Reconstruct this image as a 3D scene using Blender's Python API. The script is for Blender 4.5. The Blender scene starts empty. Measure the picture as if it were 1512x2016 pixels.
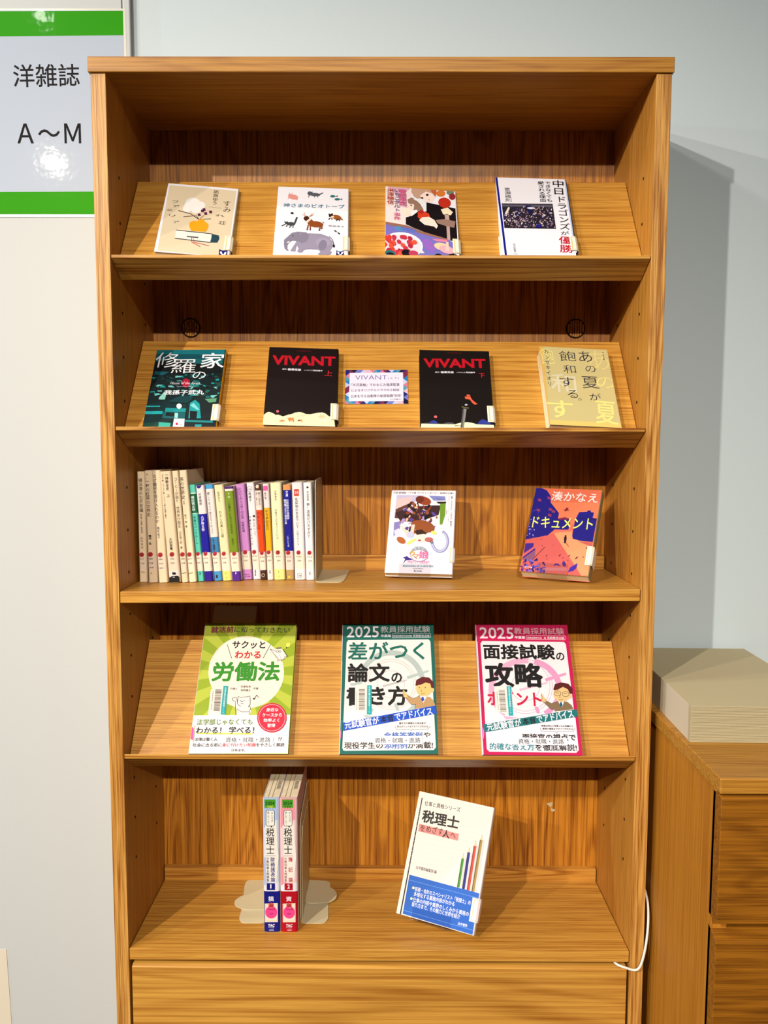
import bpy, bmesh, math, random
import numpy as np
from mathutils import Matrix, Vector
from mathutils.geometry import tessellate_polygon

random.seed(7)
C = bpy.context.scene.collection
S = bpy.context.scene
R = math.radians

# ------------------------------------------------------------------ camera
cd = bpy.data.cameras.new('camera')
cam = bpy.data.objects.new('camera', cd)
C.objects.link(cam)
S.camera = cam
cd.sensor_fit = 'VERTICAL'
cd.sensor_height = 36.0
cd.lens = 1553.5 / 2016 * 36.0
cd.clip_start = 0.05
_p, _y, _r = 0.08606, -0.00387, 0.00258
fw = Vector((math.sin(_y) * math.cos(_p), math.cos(_y) * math.cos(_p), -math.sin(_p)))
rt = Vector((math.cos(_y), -math.sin(_y), 0))
up = rt.cross(fw)
rt2 = rt * math.cos(_r) + up * math.sin(_r)
up2 = -rt * math.sin(_r) + up * math.cos(_r)
M = Matrix((rt2, up2, -fw)).transposed().to_4x4()
M.translation = Vector((0.01033, -1.1323, -0.50731))
cam.matrix_world = M

# ------------------------------------------------------------------ world and lamps
w = bpy.data.worlds.new('world')
S.world = w
w.use_nodes = True
w.node_tree.nodes['Background'].inputs[0].default_value = (0.92, 0.95, 1.0, 1)
w.node_tree.nodes['Background'].inputs[1].default_value = 0.03

S.view_settings.view_transform = 'Standard'
S.view_settings.look = 'None'
S.view_settings.gamma = 1
S.view_settings.use_curve_mapping = False
S.view_settings.exposure = 0.12

def lamp(name, loc, power, col, rad=0.03, cone=165, blend=0.25, aim=None):
    l = bpy.data.lights.new(name, 'SPOT')
    l.energy = power
    l.color = col
    l.shadow_soft_size = rad
    l.spot_size = R(cone)
    l.spot_blend = blend
    o = bpy.data.objects.new(name, l)
    C.objects.link(o)
    o.location = loc
    if aim:
        o.rotation_euler = (Vector(aim) - Vector(loc)).to_track_quat('-Z', 'Y').to_euler()
    return o

# recessed ceiling downlights of the reading room (ceiling at z = 0.93)
WARM, NEUT = (1.0, 0.88, 0.70), (1.0, 0.94, 0.84)
AIM = (0.15, 0.1, -1.8)
lamp('ceiling_downlight', (-1.65, -2.5, 0.88), 370, WARM, 0.025, 84, 1.0, AIM)
lamp('ceiling_downlight', (-3.0, -2.4, 0.88), 250, WARM, 0.025, 80, 1.0, AIM)
lamp('ceiling_downlight', (0.00, -3.3, 0.88), 480, WARM, 0.025, 66, 1.0, AIM)
lamp('ceiling_downlight', (-1.25, -0.48, 0.88), 32, WARM, 0.02)
lamp('ceiling_downlight', (-1.15, -0.24, 0.86), 14, NEUT, 0.02)
lamp('ceiling_downlight', (-1.12, -1.15, 0.88), 7, NEUT, 0.02)
lamp('ceiling_downlight', (-9.0, -1.3, 0.55), 800, (0.74, 0.91, 1.0), 0.05, 100, 0.5, aim=(0.5, 0.2, 0.0))

# ------------------------------------------------------------------ helpers
def lin(c):
    return tuple(((v / 255) / 12.92 if v / 255 <= 0.04045 else ((v / 255 + 0.055) / 1.055) ** 2.4) for v in c)

ALB = 0.70
def alb(c):
    return tuple(v * ALB for v in lin(c))

def link(o, parent=None):
    C.objects.link(o)
    if parent is not None:
        o.parent = parent
    return o

def tag(o, label=None, cat=None, group=None, kind=None):
    if label: o['label'] = label
    if cat: o['category'] = cat
    if group: o['group'] = group
    if kind: o['kind'] = kind
    return o

def empty(name, loc, rot=None, mat=None):
    o = bpy.data.objects.new(name, None)
    o.empty_display_size = 0.05
    C.objects.link(o)
    if mat is not None:
        o.matrix_world = mat
    else:
        o.location = loc
        if rot: o.rotation_euler = rot
    return o

class MB:
    def __init__(s):
        s.v, s.f, s.c = [], [], []
    def add(s, vs, fs, col=None):
        n = len(s.v)
        s.v += [tuple(v) for v in vs]
        s.f += [tuple(i + n for i in f) for f in fs]
        s.c += [col or (1, 1, 1)] * len(vs)
        return s
    def box(s, x0, x1, y0, y1, z0, z1, col=None):
        vs = [(x, y, z) for z in (z0, z1) for y in (y0, y1) for x in (x0, x1)]
        return s.add(vs, [(0, 2, 3, 1), (4, 5, 7, 6), (0, 1, 5, 4), (2, 6, 7, 3), (0, 4, 6, 2), (1, 3, 7, 5)], col)
    def prism_x(s, prof, x0, x1, col=None):     # prof: list of (y, z), extruded along x
        n = len(prof)
        vs = [(x0, y, z) for y, z in prof] + [(x1, y, z) for y, z in prof]
        fs = [tuple(range(n)), tuple(range(2 * n - 1, n - 1, -1))]
        fs += [(i, i + n, (i + 1) % n + n, (i + 1) % n) for i in range(n)]
        return s.add(vs, fs, col)
    def prism_z(s, prof, z0, z1, col=None):     # prof: list of (x, y), extruded along z
        n = len(prof)
        vs = [(x, y, z0) for x, y in prof] + [(x, y, z1) for x, y in prof]
        fs = [tuple(range(n - 1, -1, -1)), tuple(range(n, 2 * n))]
        fs += [(i, (i + 1) % n, (i + 1) % n + n, i + n) for i in range(n)]
        return s.add(vs, fs, col)
    def obj(s, name, mat, parent=None, bevel=0, colored=False, recenter=False):
        me = bpy.data.meshes.new(name)
        v = s.v
        off = Vector((0, 0, 0))
        if recenter:
            a = np.array(v)
            off = Vector(((a.max(0) + a.min(0)) / 2).tolist())
            v = [tuple(Vector(p) - off) for p in v]
        me.from_pydata(v, [], s.f)
        me.validate()
        bm = bmesh.new(); bm.from_mesh(me)
        if not colored:
            bmesh.ops.recalc_face_normals(bm, faces=bm.faces)
        bm.to_mesh(me); bm.free()
        if colored:
            at = me.color_attributes.new('Col', 'FLOAT_COLOR', 'POINT')
            arr = np.ones((len(me.vertices), 4), np.float32)
            arr[:, :3] = np.array(s.c, np.float32)
            at.data.foreach_set('color', arr.ravel())
        me.materials.append(mat)
        o = bpy.data.objects.new(name, me)
        o.location = off
        link(o, parent)
        if bevel:
            b = o.modifiers.new('bevel', 'BEVEL')
            b.width = bevel; b.segments = 2; b.limit_method = 'ANGLE'
        return o

def tube(name, pts, rad, mat, parent=None):
    cu = bpy.data.curves.new(name, 'CURVE')
    cu.dimensions = '3D'
    sp = cu.splines.new('NURBS')
    sp.points.add(len(pts) - 1)
    for p, q in zip(sp.points, pts):
        p.co = (*q, 1)
    sp.use_endpoint_u = True
    sp.order_u = 4
    sp.resolution_u = 8
    cu.bevel_depth = rad
    cu.bevel_resolution = 4
    o = bpy.data.objects.new(name, cu)
    C.objects.link(o)
    dg = bpy.context.evaluated_depsgraph_get()
    me = bpy.data.meshes.new_from_object(o.evaluated_get(dg))
    me.materials.clear(); me.materials.append(mat)
    for p in me.polygons: p.use_smooth = True
    bpy.data.objects.remove(o); bpy.data.curves.remove(cu)
    o = bpy.data.objects.new(name, me)
    return link(o, parent)

# ------------------------------------------------------------------ materials
def newmat(name):
    m = bpy.data.materials.new(name)
    m.use_nodes = True
    return m, m.node_tree.nodes, m.node_tree.links, m.node_tree.nodes['Principled BSDF']

def wood(name, axis, light=(206, 146, 66), dark=(150, 84, 22), grain=1.0, cath=0.5, rough=0.42, contrast=1.0, sc=1.0):
    m, N, L, B = newmat(name)
    tc = N.new('ShaderNodeTexCoord')
    oi = N.new('ShaderNodeObjectInfo')
    ml = N.new('ShaderNodeVectorMath'); ml.operation = 'SCALE'
    L.new(oi.outputs['Random'], ml.inputs['Scale']); ml.inputs[0].default_value = (3.1, 7.7, 5.3)
    ad = N.new('ShaderNodeVectorMath'); ad.operation = 'ADD'
    L.new(tc.outputs['Object'], ad.inputs[0]); L.new(ml.outputs[0], ad.inputs[1])
    def mapping(across, along):
        mp = N.new('ShaderNodeMapping')
        sv = [across * sc] * 3
        sv[axis] = along * sc
        mp.inputs['Scale'].default_value = sv
        L.new(ad.outputs[0], mp.inputs['Vector'])
        return mp
    # slow figure: warped growth rings
    mp1 = mapping(13, 0.9)
    n1 = N.new('ShaderNodeTexNoise'); n1.inputs['Scale'].default_value = 1.0; n1.inputs['Detail'].default_value = 2
    L.new(mp1.outputs[0], n1.inputs['Vector'])
    mu = N.new('ShaderNodeMath'); mu.operation = 'MULTIPLY'; mu.inputs[1].default_value = 110
    L.new(n1.outputs['Fac'], mu.inputs[0])
    sn = N.new('ShaderNodeMath'); sn.operation = 'SINE'; L.new(mu.outputs[0], sn.inputs[0])
    rg = N.new('ShaderNodeMapRange'); rg.inputs[1].default_value = -0.2; rg.inputs[2].default_value = 1.0
    L.new(sn.outputs[0], rg.inputs[0])
    # fibres
    mp2 = mapping(950, 14)
    n2 = N.new('ShaderNodeTexNoise'); n2.inputs['Scale'].default_value = 1.0; n2.inputs['Detail'].default_value = 3
    L.new(mp2.outputs[0], n2.inputs['Vector'])
    r2 = N.new('ShaderNodeMapRange'); r2.inputs[1].default_value = 0.44; r2.inputs[2].default_value = 0.62
    L.new(n2.outputs['Fac'], r2.inputs[0])
    mp3 = mapping(330, 3.0)
    n3 = N.new('ShaderNodeTexNoise'); n3.inputs['Scale'].default_value = 1.0; n3.inputs['Detail'].default_value = 2
    L.new(mp3.outputs[0], n3.inputs['Vector'])
    r3 = N.new('ShaderNodeMapRange'); r3.inputs[1].default_value = 0.42; r3.inputs[2].default_value = 0.62
    L.new(n3.outputs['Fac'], r3.inputs[0])
    def mulc(a, k):
        q = N.new('ShaderNodeMath'); q.operation = 'MULTIPLY'; q.inputs[1].default_value = k
        L.new(a, q.inputs[0]); return q.outputs[0]
    s1 = N.new('ShaderNodeMath'); s1.operation = 'ADD'
    L.new(mulc(rg.outputs[0], 0.50 * cath), s1.inputs[0]); L.new(mulc(r2.outputs[0], 0.36 * grain), s1.inputs[1])
    s2 = N.new('ShaderNodeMath'); s2.operation = 'ADD'
    L.new(s1.outputs[0], s2.inputs[0]); L.new(mulc(r3.outputs[0], 0.40), s2.inputs[1])
    s3 = N.new('ShaderNodeMath'); s3.operation = 'MULTIPLY'; s3.inputs[1].default_value = contrast; s3.use_clamp = True
    L.new(s2.outputs[0], s3.inputs[0])
    mx = N.new('ShaderNodeMix'); mx.data_type = 'RGBA'
    mx.inputs[6].default_value = (*alb(light), 1); mx.inputs[7].default_value = (*alb(dark), 1)
    L.new(s3.outputs[0], mx.inputs[0])
    L.new(mx.outputs[2], B.inputs['Base Color'])
    B.inputs['Roughness'].default_value = rough
    B.inputs['Specular IOR Level'].default_value = 0.35
    bp = N.new('ShaderNodeBump'); bp.inputs['Strength'].default_value = 0.12; bp.inputs['Distance'].default_value = 0.0006
    bp.invert = True
    L.new(s3.outputs[0], bp.inputs['Height']); L.new(bp.outputs[0], B.inputs['Normal'])
    return m

LT, DK = (220, 166, 76), (156, 90, 20)
wood_x = wood('ash_board_lengthwise', 0, LT, DK, 1.15, 0.22)
wood_ctop = wood('cabinet_top_oak', 0, (196, 142, 56), (138, 84, 20), 0.8, 0.4)
wood_cap = wood('ash_top_board', 0, (198, 142, 56), (142, 84, 20), 0.8, 0.4)
wood_x3 = wood('ash_drawer_front', 0, LT, (150, 88, 22), 0.6, 0.6, sc=0.6)
wood_x2 = wood('ash_edge_figured', 0, LT, (138, 74, 14), 0.7, 0.9, sc=0.9)
wood_z = wood('ash_panel_upright', 2, (214, 152, 66), (148, 80, 16), 0.9, 0.18, contrast=0.9)
wood_back = wood('ash_veneer_back', 2, (214, 142, 46), (124, 62, 6), 1.0, 0.7)
wood_rail = wood('ash_rail', 0, (222, 160, 70), (150, 84, 14), 0.5, 1.0, sc=1.3)
wood_cab = wood('cabinet_oak', 0, (160, 102, 24), (92, 48, 4), 0.9, 0.5)
wood_cabz = wood('cabinet_oak_upright', 2, (196, 132, 44), (148, 84, 12), 0.7, 0.15)
wood_edge = wood('ash_front_edge', 2, (226, 172, 92), (146, 86, 22), 1.3, 0.55, contrast=1.15)

def plain(name, col, rough=0.6, spec=0.4, bump=0.0, bscale=300, var=0.0, metallic=0.0):
    m, N, L, B = newmat(name)
    B.inputs['Base Color'].default_value = (*alb(col), 1)
    B.inputs['Roughness'].default_value = rough
    B.inputs['Specular IOR Level'].default_value = spec
    B.inputs['Metallic'].default_value = metallic
    tc = N.new('ShaderNodeTexCoord')
    n = N.new('ShaderNodeTexNoise'); n.inputs['Scale'].default_value = bscale; n.inputs['Detail'].default_value = 3
    L.new(tc.outputs['Object'], n.inputs['Vector'])
    if var:
        mx = N.new('ShaderNodeMix'); mx.data_type = 'RGBA'
        mx.inputs[6].default_value = (*alb(col), 1)
        mx.inputs[7].default_value = (*alb(tuple(max(0, c - var) for c in col)), 1)
        L.new(n.outputs['Fac'], mx.inputs[0]); L.new(mx.outputs[2], B.inputs['Base Color'])
    if bump:
        bp = N.new('ShaderNodeBump'); bp.inputs['Strength'].default_value = bump; bp.inputs['Distance'].default_value = 0.0005
        L.new(n.outputs['Fac'], bp.inputs['Height']); L.new(bp.outputs[0], B.inputs['Normal'])
    return m

wall_mat = plain('painted_wall', (216, 234, 250), 0.75, 0.2, 0.25, 900, 4)
panel_mat = plain('white_panel', (206, 213, 222), 0.55, 0.3, 0.1, 600, 3)
ceil_mat = plain('ceiling_tile', (225, 225, 222), 0.8, 0.2, 0.2, 200, 10)
floor_mat = plain('carpet', (84, 66, 52), 0.95, 0.1, 0.5, 500, 40)
steel_mat = plain('cream_enamel_steel', (226, 216, 186), 0.38, 0.5, 0.05, 400, 4)
cable_mat = plain('white_cable', (240, 238, 236), 0.4, 0.5)
dark_mat = plain('dark_hole', (40, 22, 8), 0.8, 0.1)
stack_mat = plain('speckled_paper', (214, 202, 170), 0.8, 0.2, 0.2, 2500, 26)
stack_side = plain('speckled_paper_side', (222, 210, 190), 0.8, 0.2, 0.2, 2500, 16)
residue_mat = plain('paper_scrap', (196, 184, 150), 0.8)
slip_mat = plain('plain_paper', (228, 222, 210), 0.7)

def attr_mat(name, rough, coat=0.0):
    m, N, L, B = newmat(name)
    a = N.new('ShaderNodeAttribute'); a.attribute_name = 'Col'
    vm = N.new('ShaderNodeVectorMath'); vm.operation = 'MULTIPLY'; vm.inputs[1].default_value = (0.73, 0.76, 0.90)
    L.new(a.outputs['Color'], vm.inputs[0]); L.new(vm.outputs[0], B.inputs['Base Color'])
    B.inputs['Roughness'].default_value = rough
    B.inputs['Specular IOR Level'].default_value = 0.22
    B.inputs['Coat Weight'].default_value = coat
    B.inputs['Coat Roughness'].default_value = 0.12
    return m
print_mat = attr_mat('coated_print', 0.5, 0.0)

def pages_mat():
    m, N, L, B = newmat('page_block')
    tc = N.new('ShaderNodeTexCoord')
    mp = N.new('ShaderNodeMapping'); mp.inputs['Scale'].default_value = (60, 60, 2600)
    L.new(tc.outputs['Object'], mp.inputs[0])
    n = N.new('ShaderNodeTexNoise'); n.inputs['Scale'].default_value = 1
    L.new(mp.outputs[0], n.inputs['Vector'])
    mx = N.new('ShaderNodeMix'); mx.data_type = 'RGBA'
    mx.inputs[6].default_value = (*lin((240, 230, 208)), 1); mx.inputs[7].default_value = (*lin((206, 190, 160)), 1)
    L.new(n.outputs['Fac'], mx.inputs[0]); L.new(mx.outputs[2], B.inputs['Base Color'])
    B.inputs['Roughness'].default_value = 0.8
    return m
page_mat = pages_mat()

def laminate():
    m, N, L, B = newmat('laminated_print')
    a = N.new('ShaderNodeAttribute'); a.attribute_name = 'Col'
    vm = N.new('ShaderNodeVectorMath'); vm.operation = 'MULTIPLY'; vm.inputs[1].default_value = (0.62, 0.64, 0.70)
    L.new(a.outputs['Color'], vm.inputs[0]); L.new(vm.outputs[0], B.inputs['Base Color'])
    B.inputs['Roughness'].default_value = 0.6
    B.inputs['Specular IOR Level'].default_value = 0.08
    B.inputs['Coat Weight'].default_value = 0.035
    B.inputs['Coat Roughness'].default_value = 0.05
    tc = N.new('ShaderNodeTexCoord')
    n = N.new('ShaderNodeTexNoise'); n.inputs['Scale'].default_value = 80; n.inputs['Detail'].default_value = 1.5
    L.new(tc.outputs['Object'], n.inputs['Vector'])
    bp = N.new('ShaderNodeBump'); bp.inputs['Strength'].default_value = 0.35; bp.inputs['Distance'].default_value = 0.0003
    L.new(n.outputs['Fac'], bp.inputs['Height']); L.new(bp.outputs[0], B.inputs['Coat Normal'])
    return m
lam_mat = laminate()

def acrylic():
    m, N, L, B = newmat('clear_acrylic')
    out = N['Material Output']
    t = N.new('ShaderNodeBsdfTransparent'); t.inputs[0].default_value = (0.97, 0.97, 0.98, 1)
    g = N.new('ShaderNodeBsdfGlossy'); g.inputs['Roughness'].default_value = 0.08
    lw = N.new('ShaderNodeLayerWeight'); lw.inputs[0].default_value = 0.5
    fr = N.new('ShaderNodeMath'); fr.operation = 'MULTIPLY_ADD'; fr.inputs[1].default_value = 0.30; fr.inputs[2].default_value = 0.03
    L.new(lw.outputs['Facing'], fr.inputs[0])
    mx = N.new('ShaderNodeMixShader')
    L.new(fr.outputs[0], mx.inputs[0]); L.new(t.outputs[0], mx.inputs[1]); L.new(g.outputs[0], mx.inputs[2])
    L.new(mx.outputs[0], out.inputs[0])
    return m
acrylic_mat = acrylic()

# ------------------------------------------------------------------ lettering
GC = {}
def glyph(s, off):
    k = (s, round(off, 4))
    if k in GC: return GC[k]
    if off > 0:                       # heavier weight: overlaid shifted copies
        co, fs, _l = glyph(s, 0.0)
        ly = [_l]
        n = 8 if off >= 0.03 else 4
        cs, ff = [co], list(fs)
        for i in range(n):
            a = 2 * math.pi * (i + .5) / n
            cs.append(co + np.array((math.cos(a), math.sin(a))) * off * 0.72)
            ff += [tuple(q + len(co) * (i + 1) for q in f) for f in fs]
            ly.append(_l + i + 1)
        GC[k] = (np.concatenate(cs), ff, np.concatenate(ly))
        return GC[k]
    cu = bpy.data.curves.new('t', 'FONT')
    cu.body = s; cu.offset = off; cu.resolution_u = 2
    o = bpy.data.objects.new('t', cu)
    C.objects.link(o)
    dg = bpy.context.evaluated_depsgraph_get()
    me = bpy.data.meshes.new_from_object(o.evaluated_get(dg))
    n = len(me.vertices)
    co = np.zeros(n * 3); me.vertices.foreach_get('co', co)
    fs = [tuple(p.vertices) for p in me.polygons]
    bpy.data.objects.remove(o); bpy.data.curves.remove(cu); bpy.data.meshes.remove(me)
    GC[k] = (co.reshape(-1, 3)[:, :2], fs, np.zeros(n))
    return GC[k]

def homography(src, dst):
    A, b = [], []
    for (x, y), (u, v) in zip(src, dst):
        A.append([x, y, 1, 0, 0, 0, -u * x, -u * y]); b.append(u)
        A.append([0, 0, 0, x, y, 1, -v * x, -v * y]); b.append(v)
    h = np.linalg.solve(np.array(A, float), np.array(b, float))
    return np.append(h, 1).reshape(3, 3)

class Art:
    """flat print for one face (u right, v up, metres); shapes are given in the
    coordinates of a drawing sheet whose corners BL, TL, TR, BR are `quad`"""
    def __init__(s, quad, wd, ht, sheet=(0, 0, 1), h=None, umin=0.0, umax=None):
        ox, oy, sc = sheet
        q = [((x - ox) * sc, (y - oy) * sc) for x, y in quad]
        s.H = homography(q, [(0, 0), (0, ht), (wd, ht), (wd, 0)])
        s.wd, s.ht, s.h = wd, ht, (h or (lambda u, v: 0.0))
        s.umin, s.umax = umin, wd if umax is None else umax
        s.mb = MB(); s.k = 0
    def uv(s, pts):
        P = np.array([(x, y, 1.0) for x, y in pts]) @ s.H.T
        return P[:, :2] / P[:, 2:]
    def put(s, uv, faces, col, lay=None):
        s.k += 1
        e = 0.00010 + s.k * 0.00001
        if lay is None: lay = np.zeros(len(uv))
        u = np.clip(uv[:, 0], s.umin, s.umax); v = np.clip(uv[:, 1], 0, s.ht)
        s.mb.add([(a, b, s.h(a, b) + e + c * 0.0000025) for a, b, c in zip(u, v, lay)], faces, lin(col))
    def P(s, col, *pts):
        uv = s.uv(pts)
        tri = tessellate_polygon([[Vector((a, b, 0)) for a, b in uv]])
        s.put(uv, [tuple(t) for t in tri], col)
    def E(s, col, cx, cy, rx, ry=None, rot=0, a0=0, a1=360, n=22):
        ry = rx if ry is None else ry
        pts = []
        full = (a1 - a0) >= 360
        for i in range(n if full else n + 1):
            a = R(a0 + (a1 - a0) * i / n)
            x, y = rx * math.cos(a), ry * math.sin(a)
            c_, s_ = math.cos(R(rot)), math.sin(R(rot))
            pts.append((cx + x * c_ - y * s_, cy + x * s_ + y * c_))
        s.P(col, *pts)
    def ring(s, col, cx, cy, r, wdt, a0=0, a1=360, ry=None):
        n = 30; ry = ry or r
        for i in range(n):
            a, b = R(a0 + (a1 - a0) * i / n), R(a0 + (a1 - a0) * (i + 1) / n)
            r2, y2 = r - wdt, ry - wdt
            if i == 0: s.k += 1
            s.k -= 1
            s.P(col, (cx + r * math.cos(a), cy + ry * math.sin(a)), (cx + r * math.cos(b), cy + ry * math.sin(b)),
                (cx + r2 * math.cos(b), cy + y2 * math.sin(b)), (cx + r2 * math.cos(a), cy + y2 * math.sin(a)))
    def Ln(s, col, wdt, *pts):
        for (x0, y0), (x1, y1) in zip(pts, pts[1:]):
            d = math.hypot(x1 - x0, y1 - y0) or 1
            nx, ny = -(y1 - y0) / d * wdt / 2, (x1 - x0) / d * wdt / 2
            s.P(col, (x0 + nx, y0 + ny), (x1 + nx, y1 + ny), (x1 - nx, y1 - ny), (x0 - nx, y0 - ny))
    def fit(s, p0, p1, size, n):
        """local frame in u,v along p0->p1 and size across"""
        a, b = s.uv([p0, p1])
        d = b - a
        ln = np.hypot(*d)
        ppx = math.hypot(p1[0] - p0[0], p1[1] - p0[1])
        return a, d / ln, ln, size * ln / ppx
    def T(s, col, st, x0, y0, x1, y1, size, bold=0.014, shear=0.0):
        a, d, ln, sz = s.fit((x0, y0), (x1, y1), size, len(st))
        bold = 0.014 if 0 <= bold < 0.014 else bold
        co, fs, ly = glyph(st, bold)
        if not len(co): return
        mn, mx = co.min(0), co.max(0)
        X = (co[:, 0] - mn[0]) / (mx[0] - mn[0]) * ln
        Y = ((co[:, 1] - mn[1]) / (mx[1] - mn[1]) - 0.5) * sz
        X = X + Y * shear
        nrm = np.array((-d[1], d[0]))
        s.put(a + np.outer(X, d) + np.outer(Y, nrm), fs, col, ly)
        if bold > 0: s.k += 2
    def V(s, col, st, x0, y0, x1, y1, size, bold=0.014):
        a, d, ln, sz = s.fit((x0, y0), (x1, y1), size, len(st))
        bold = 0.014 if 0 <= bold < 0.014 else bold
        cell = ln / len(st)
        ac = np.array((-d[1], d[0]))       # to the right of a downward column
        for i, ch in enumerate(st):
            if ch in ' 　': continue
            co, fs, ly = glyph(ch, bold)
            if not len(co): continue
            g = co - np.array((0.5, 0.38))
            if ch in 'ー～〜「」（）()―…':
                g = np.stack((g[:, 1], -g[:, 0]), 1)
                if ch == 'ー': g[:, 0] *= -1
            if ord(ch) < 256: g = co - (co.min(0) + co.max(0)) / 2
            c0 = a + d * (cell * (i + 0.5))
            s.put(c0 + np.outer(g[:, 0] * sz, ac) - np.outer(g[:, 1] * min(cell, sz * 1.15), d), fs, col, ly)
            s.k -= 1
        s.k += 3
    def obj(s, name, parent, mat=None):
        return s.mb.obj(name, mat or print_mat, parent, colored=True)

# ------------------------------------------------------------------ setting
def struct(o): o['kind'] = 'structure'; return o
struct(MB().box(-4.5, 2.2, 0.215, 0.30, -1.8, 0.93).obj('wall_back', wall_mat))
struct(MB().box(-4.5, 2.2, -6.8, 0.30, -1.9, -1.8).obj('floor', floor_mat))
struct(MB().box(-4.5, 2.2, -6.8, 0.30, 0.93, 1.0).obj('ceiling', ceil_mat))
struct(MB().box(-4.5, -0.4215, 0.2075, 0.215, -1.8, 0.93).obj('wall_left', panel_mat, bevel=0.001))
struct(MB().box(-0.4202, -0.4075, 0.2065, 0.215, -1.8, 0.93).obj('trim_1', panel_mat, bevel=0.002))

# ------------------------------------------------------------------ bookcase
W = 0.379
bc = empty('bookcase', (0, 0, -1.8))
tag(bc, 'tall light wooden bookcase with sloped display shelves and a drawer below', 'bookcase')
def part(mb, name, mat, parent=None, bevel=0.0008, colored=False):
    o = mb.obj(name, mat, parent or bc, bevel=bevel, colored=colored, recenter=True)
    if (parent or bc) is bc:
        o.location -= bc.location
    return o
def sub(mb, name, mat, parent, bevel=0.0006):
    """part of a part: authored in world coordinates"""
    o = mb.obj(name, mat, parent, bevel=bevel, recenter=True)
    q = parent; off = Vector((0, 0, 0))
    while q: off += q.location; q = q.parent
    o.location -= off
    return o
for sx in (-1, 1):
    x0, x1 = sorted((sx * W, sx * (W + 0.0207)))
    sp = part(MB().box(x0, x1, 0.0012, 0.2, -1.8, 0.0), 'side_panel', wood_z)
    sub(MB().box(x0, x1, -0.0005, 0.0012, -1.8, 0.0), 'edge_band', wood_edge, sp, 0.0004)
    hm = MB()
    xs = sx * (W - 0.0004)
    for yy in (0.045, 0.155):
        for k in range(17):
            z = -0.125 - 0.064 * k
            n = 8
            hm.add([(xs, yy + 0.0023 * math.cos(2 * math.pi * i / n), z + 0.0023 * math.sin(2 * math.pi * i / n)) for i in range(n)]
                   + [(sx * (W + 0.004), yy + 0.0023 * math.cos(2 * math.pi * i / n), z + 0.0023 * math.sin(2 * math.pi * i / n)) for i in range(n)],
                   [tuple(range(n))] + [(i, (i + 1) % n, (i + 1) % n + n, i + n) for i in range(n)])
    h = sub(hm, 'shelf_pin_holes', dark_mat, sp, 0)
    h['kind'] = 'stuff'
part(MB().box(-0.4025, 0.4020, -0.004, 0.206, 0.0, 0.0207), 'top_board', wood_cap, bevel=0.0012)
bp = part(MB().box(-W - .015, W + .015, 0.2, 0.207, -1.8, 0.0), 'back_panel', wood_back)
A = R(36)
SD = Vector((0, math.sin(A), math.cos(A)))
SN = Vector((0, -math.cos(A), math.sin(A)))
SLOPE = {1: (0.0300, -0.2486, -0.2435, -0.2480, 0.1315, -0.1025, 0.0400, -0.2706),
         2: (0.0328, -0.4931, -0.4835, -0.4888, 0.1405, -0.3450, 0.0440, -0.5124),
         4: (0.0248, -0.9797, -0.9663, -0.9729, 0.1360, -0.8275, 0.0400, -1.0010)}
for k, (cy, cz, zt, zb, ty, tz, by, bz) in SLOPE.items():
    t = 0.0165
    sh = part(MB().prism_x([(cy, cz), (ty, tz), (ty + t * math.cos(A), tz - t * math.sin(A)), (by, bz)], -W + 0.0008, W - 0.0008),
              'sloped_shelf', wood_x)
    sub(MB().prism_x([(0.0, zt), (cy, cz), (by, bz), (0.0, zb)], -W + 0.001, W - 0.001), 'shelf_lip', wood_x2, sh, 0.0007)
Z3 = lambda x: -0.7195 + x * 0.0079
m3 = MB()
m3.add([(-W + .001, 0.0, Z3(-W) - .0167), (W - .001, 0.0, Z3(W) - .0172), (W - .001, 0.2, Z3(W) - .0172), (-W + .001, 0.2, Z3(-W) - .0167),
        (-W + .001, 0.0, Z3(-W)), (W - .001, 0.0, Z3(W)), (W - .001, 0.2, Z3(W)), (-W + .001, 0.2, Z3(-W))],
       [(0, 3, 2, 1), (4, 5, 6, 7), (0, 1, 5, 4), (2, 3, 7, 6), (1, 2, 6, 5), (0, 4, 7, 3)])
fs3 = part(m3, 'flat_shelf', wood_x)
sub(MB().box(-W + .002, W - .002, 0.188, 0.2, -0.7245, -0.6945), 'back_rail', wood_rail, fs3)
fs5 = part(MB().box(-W + .001, W - .001, 0.0, 0.2, -1.2875, -1.2700), 'flat_shelf', wood_x)
sub(MB().box(-W + .002, W - .002, 0.188, 0.2, -1.2700, -1.2465), 'back_rail', wood_rail, fs5)
# drawer with a chamfered top edge
dr = part(MB().prism_x([(-0.0015, -1.2985), (0.0030, -1.2955), (0.018, -1.2955), (0.018, -1.72), (-0.0015, -1.72)], -0.3745, 0.3750),
          'drawer', wood_x3, bevel=0.0006)
dr['label'] = 'wide drawer front with horizontal grain'
part(MB().box(-W, W, 0.02, 0.2, -1.8, -1.735), 'kickboard', wood_x)
part(MB().box(-W, W, 0.045, 0.055, -1.73, -1.2875), 'drawer_back', dark_mat, bevel=0)
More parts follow.
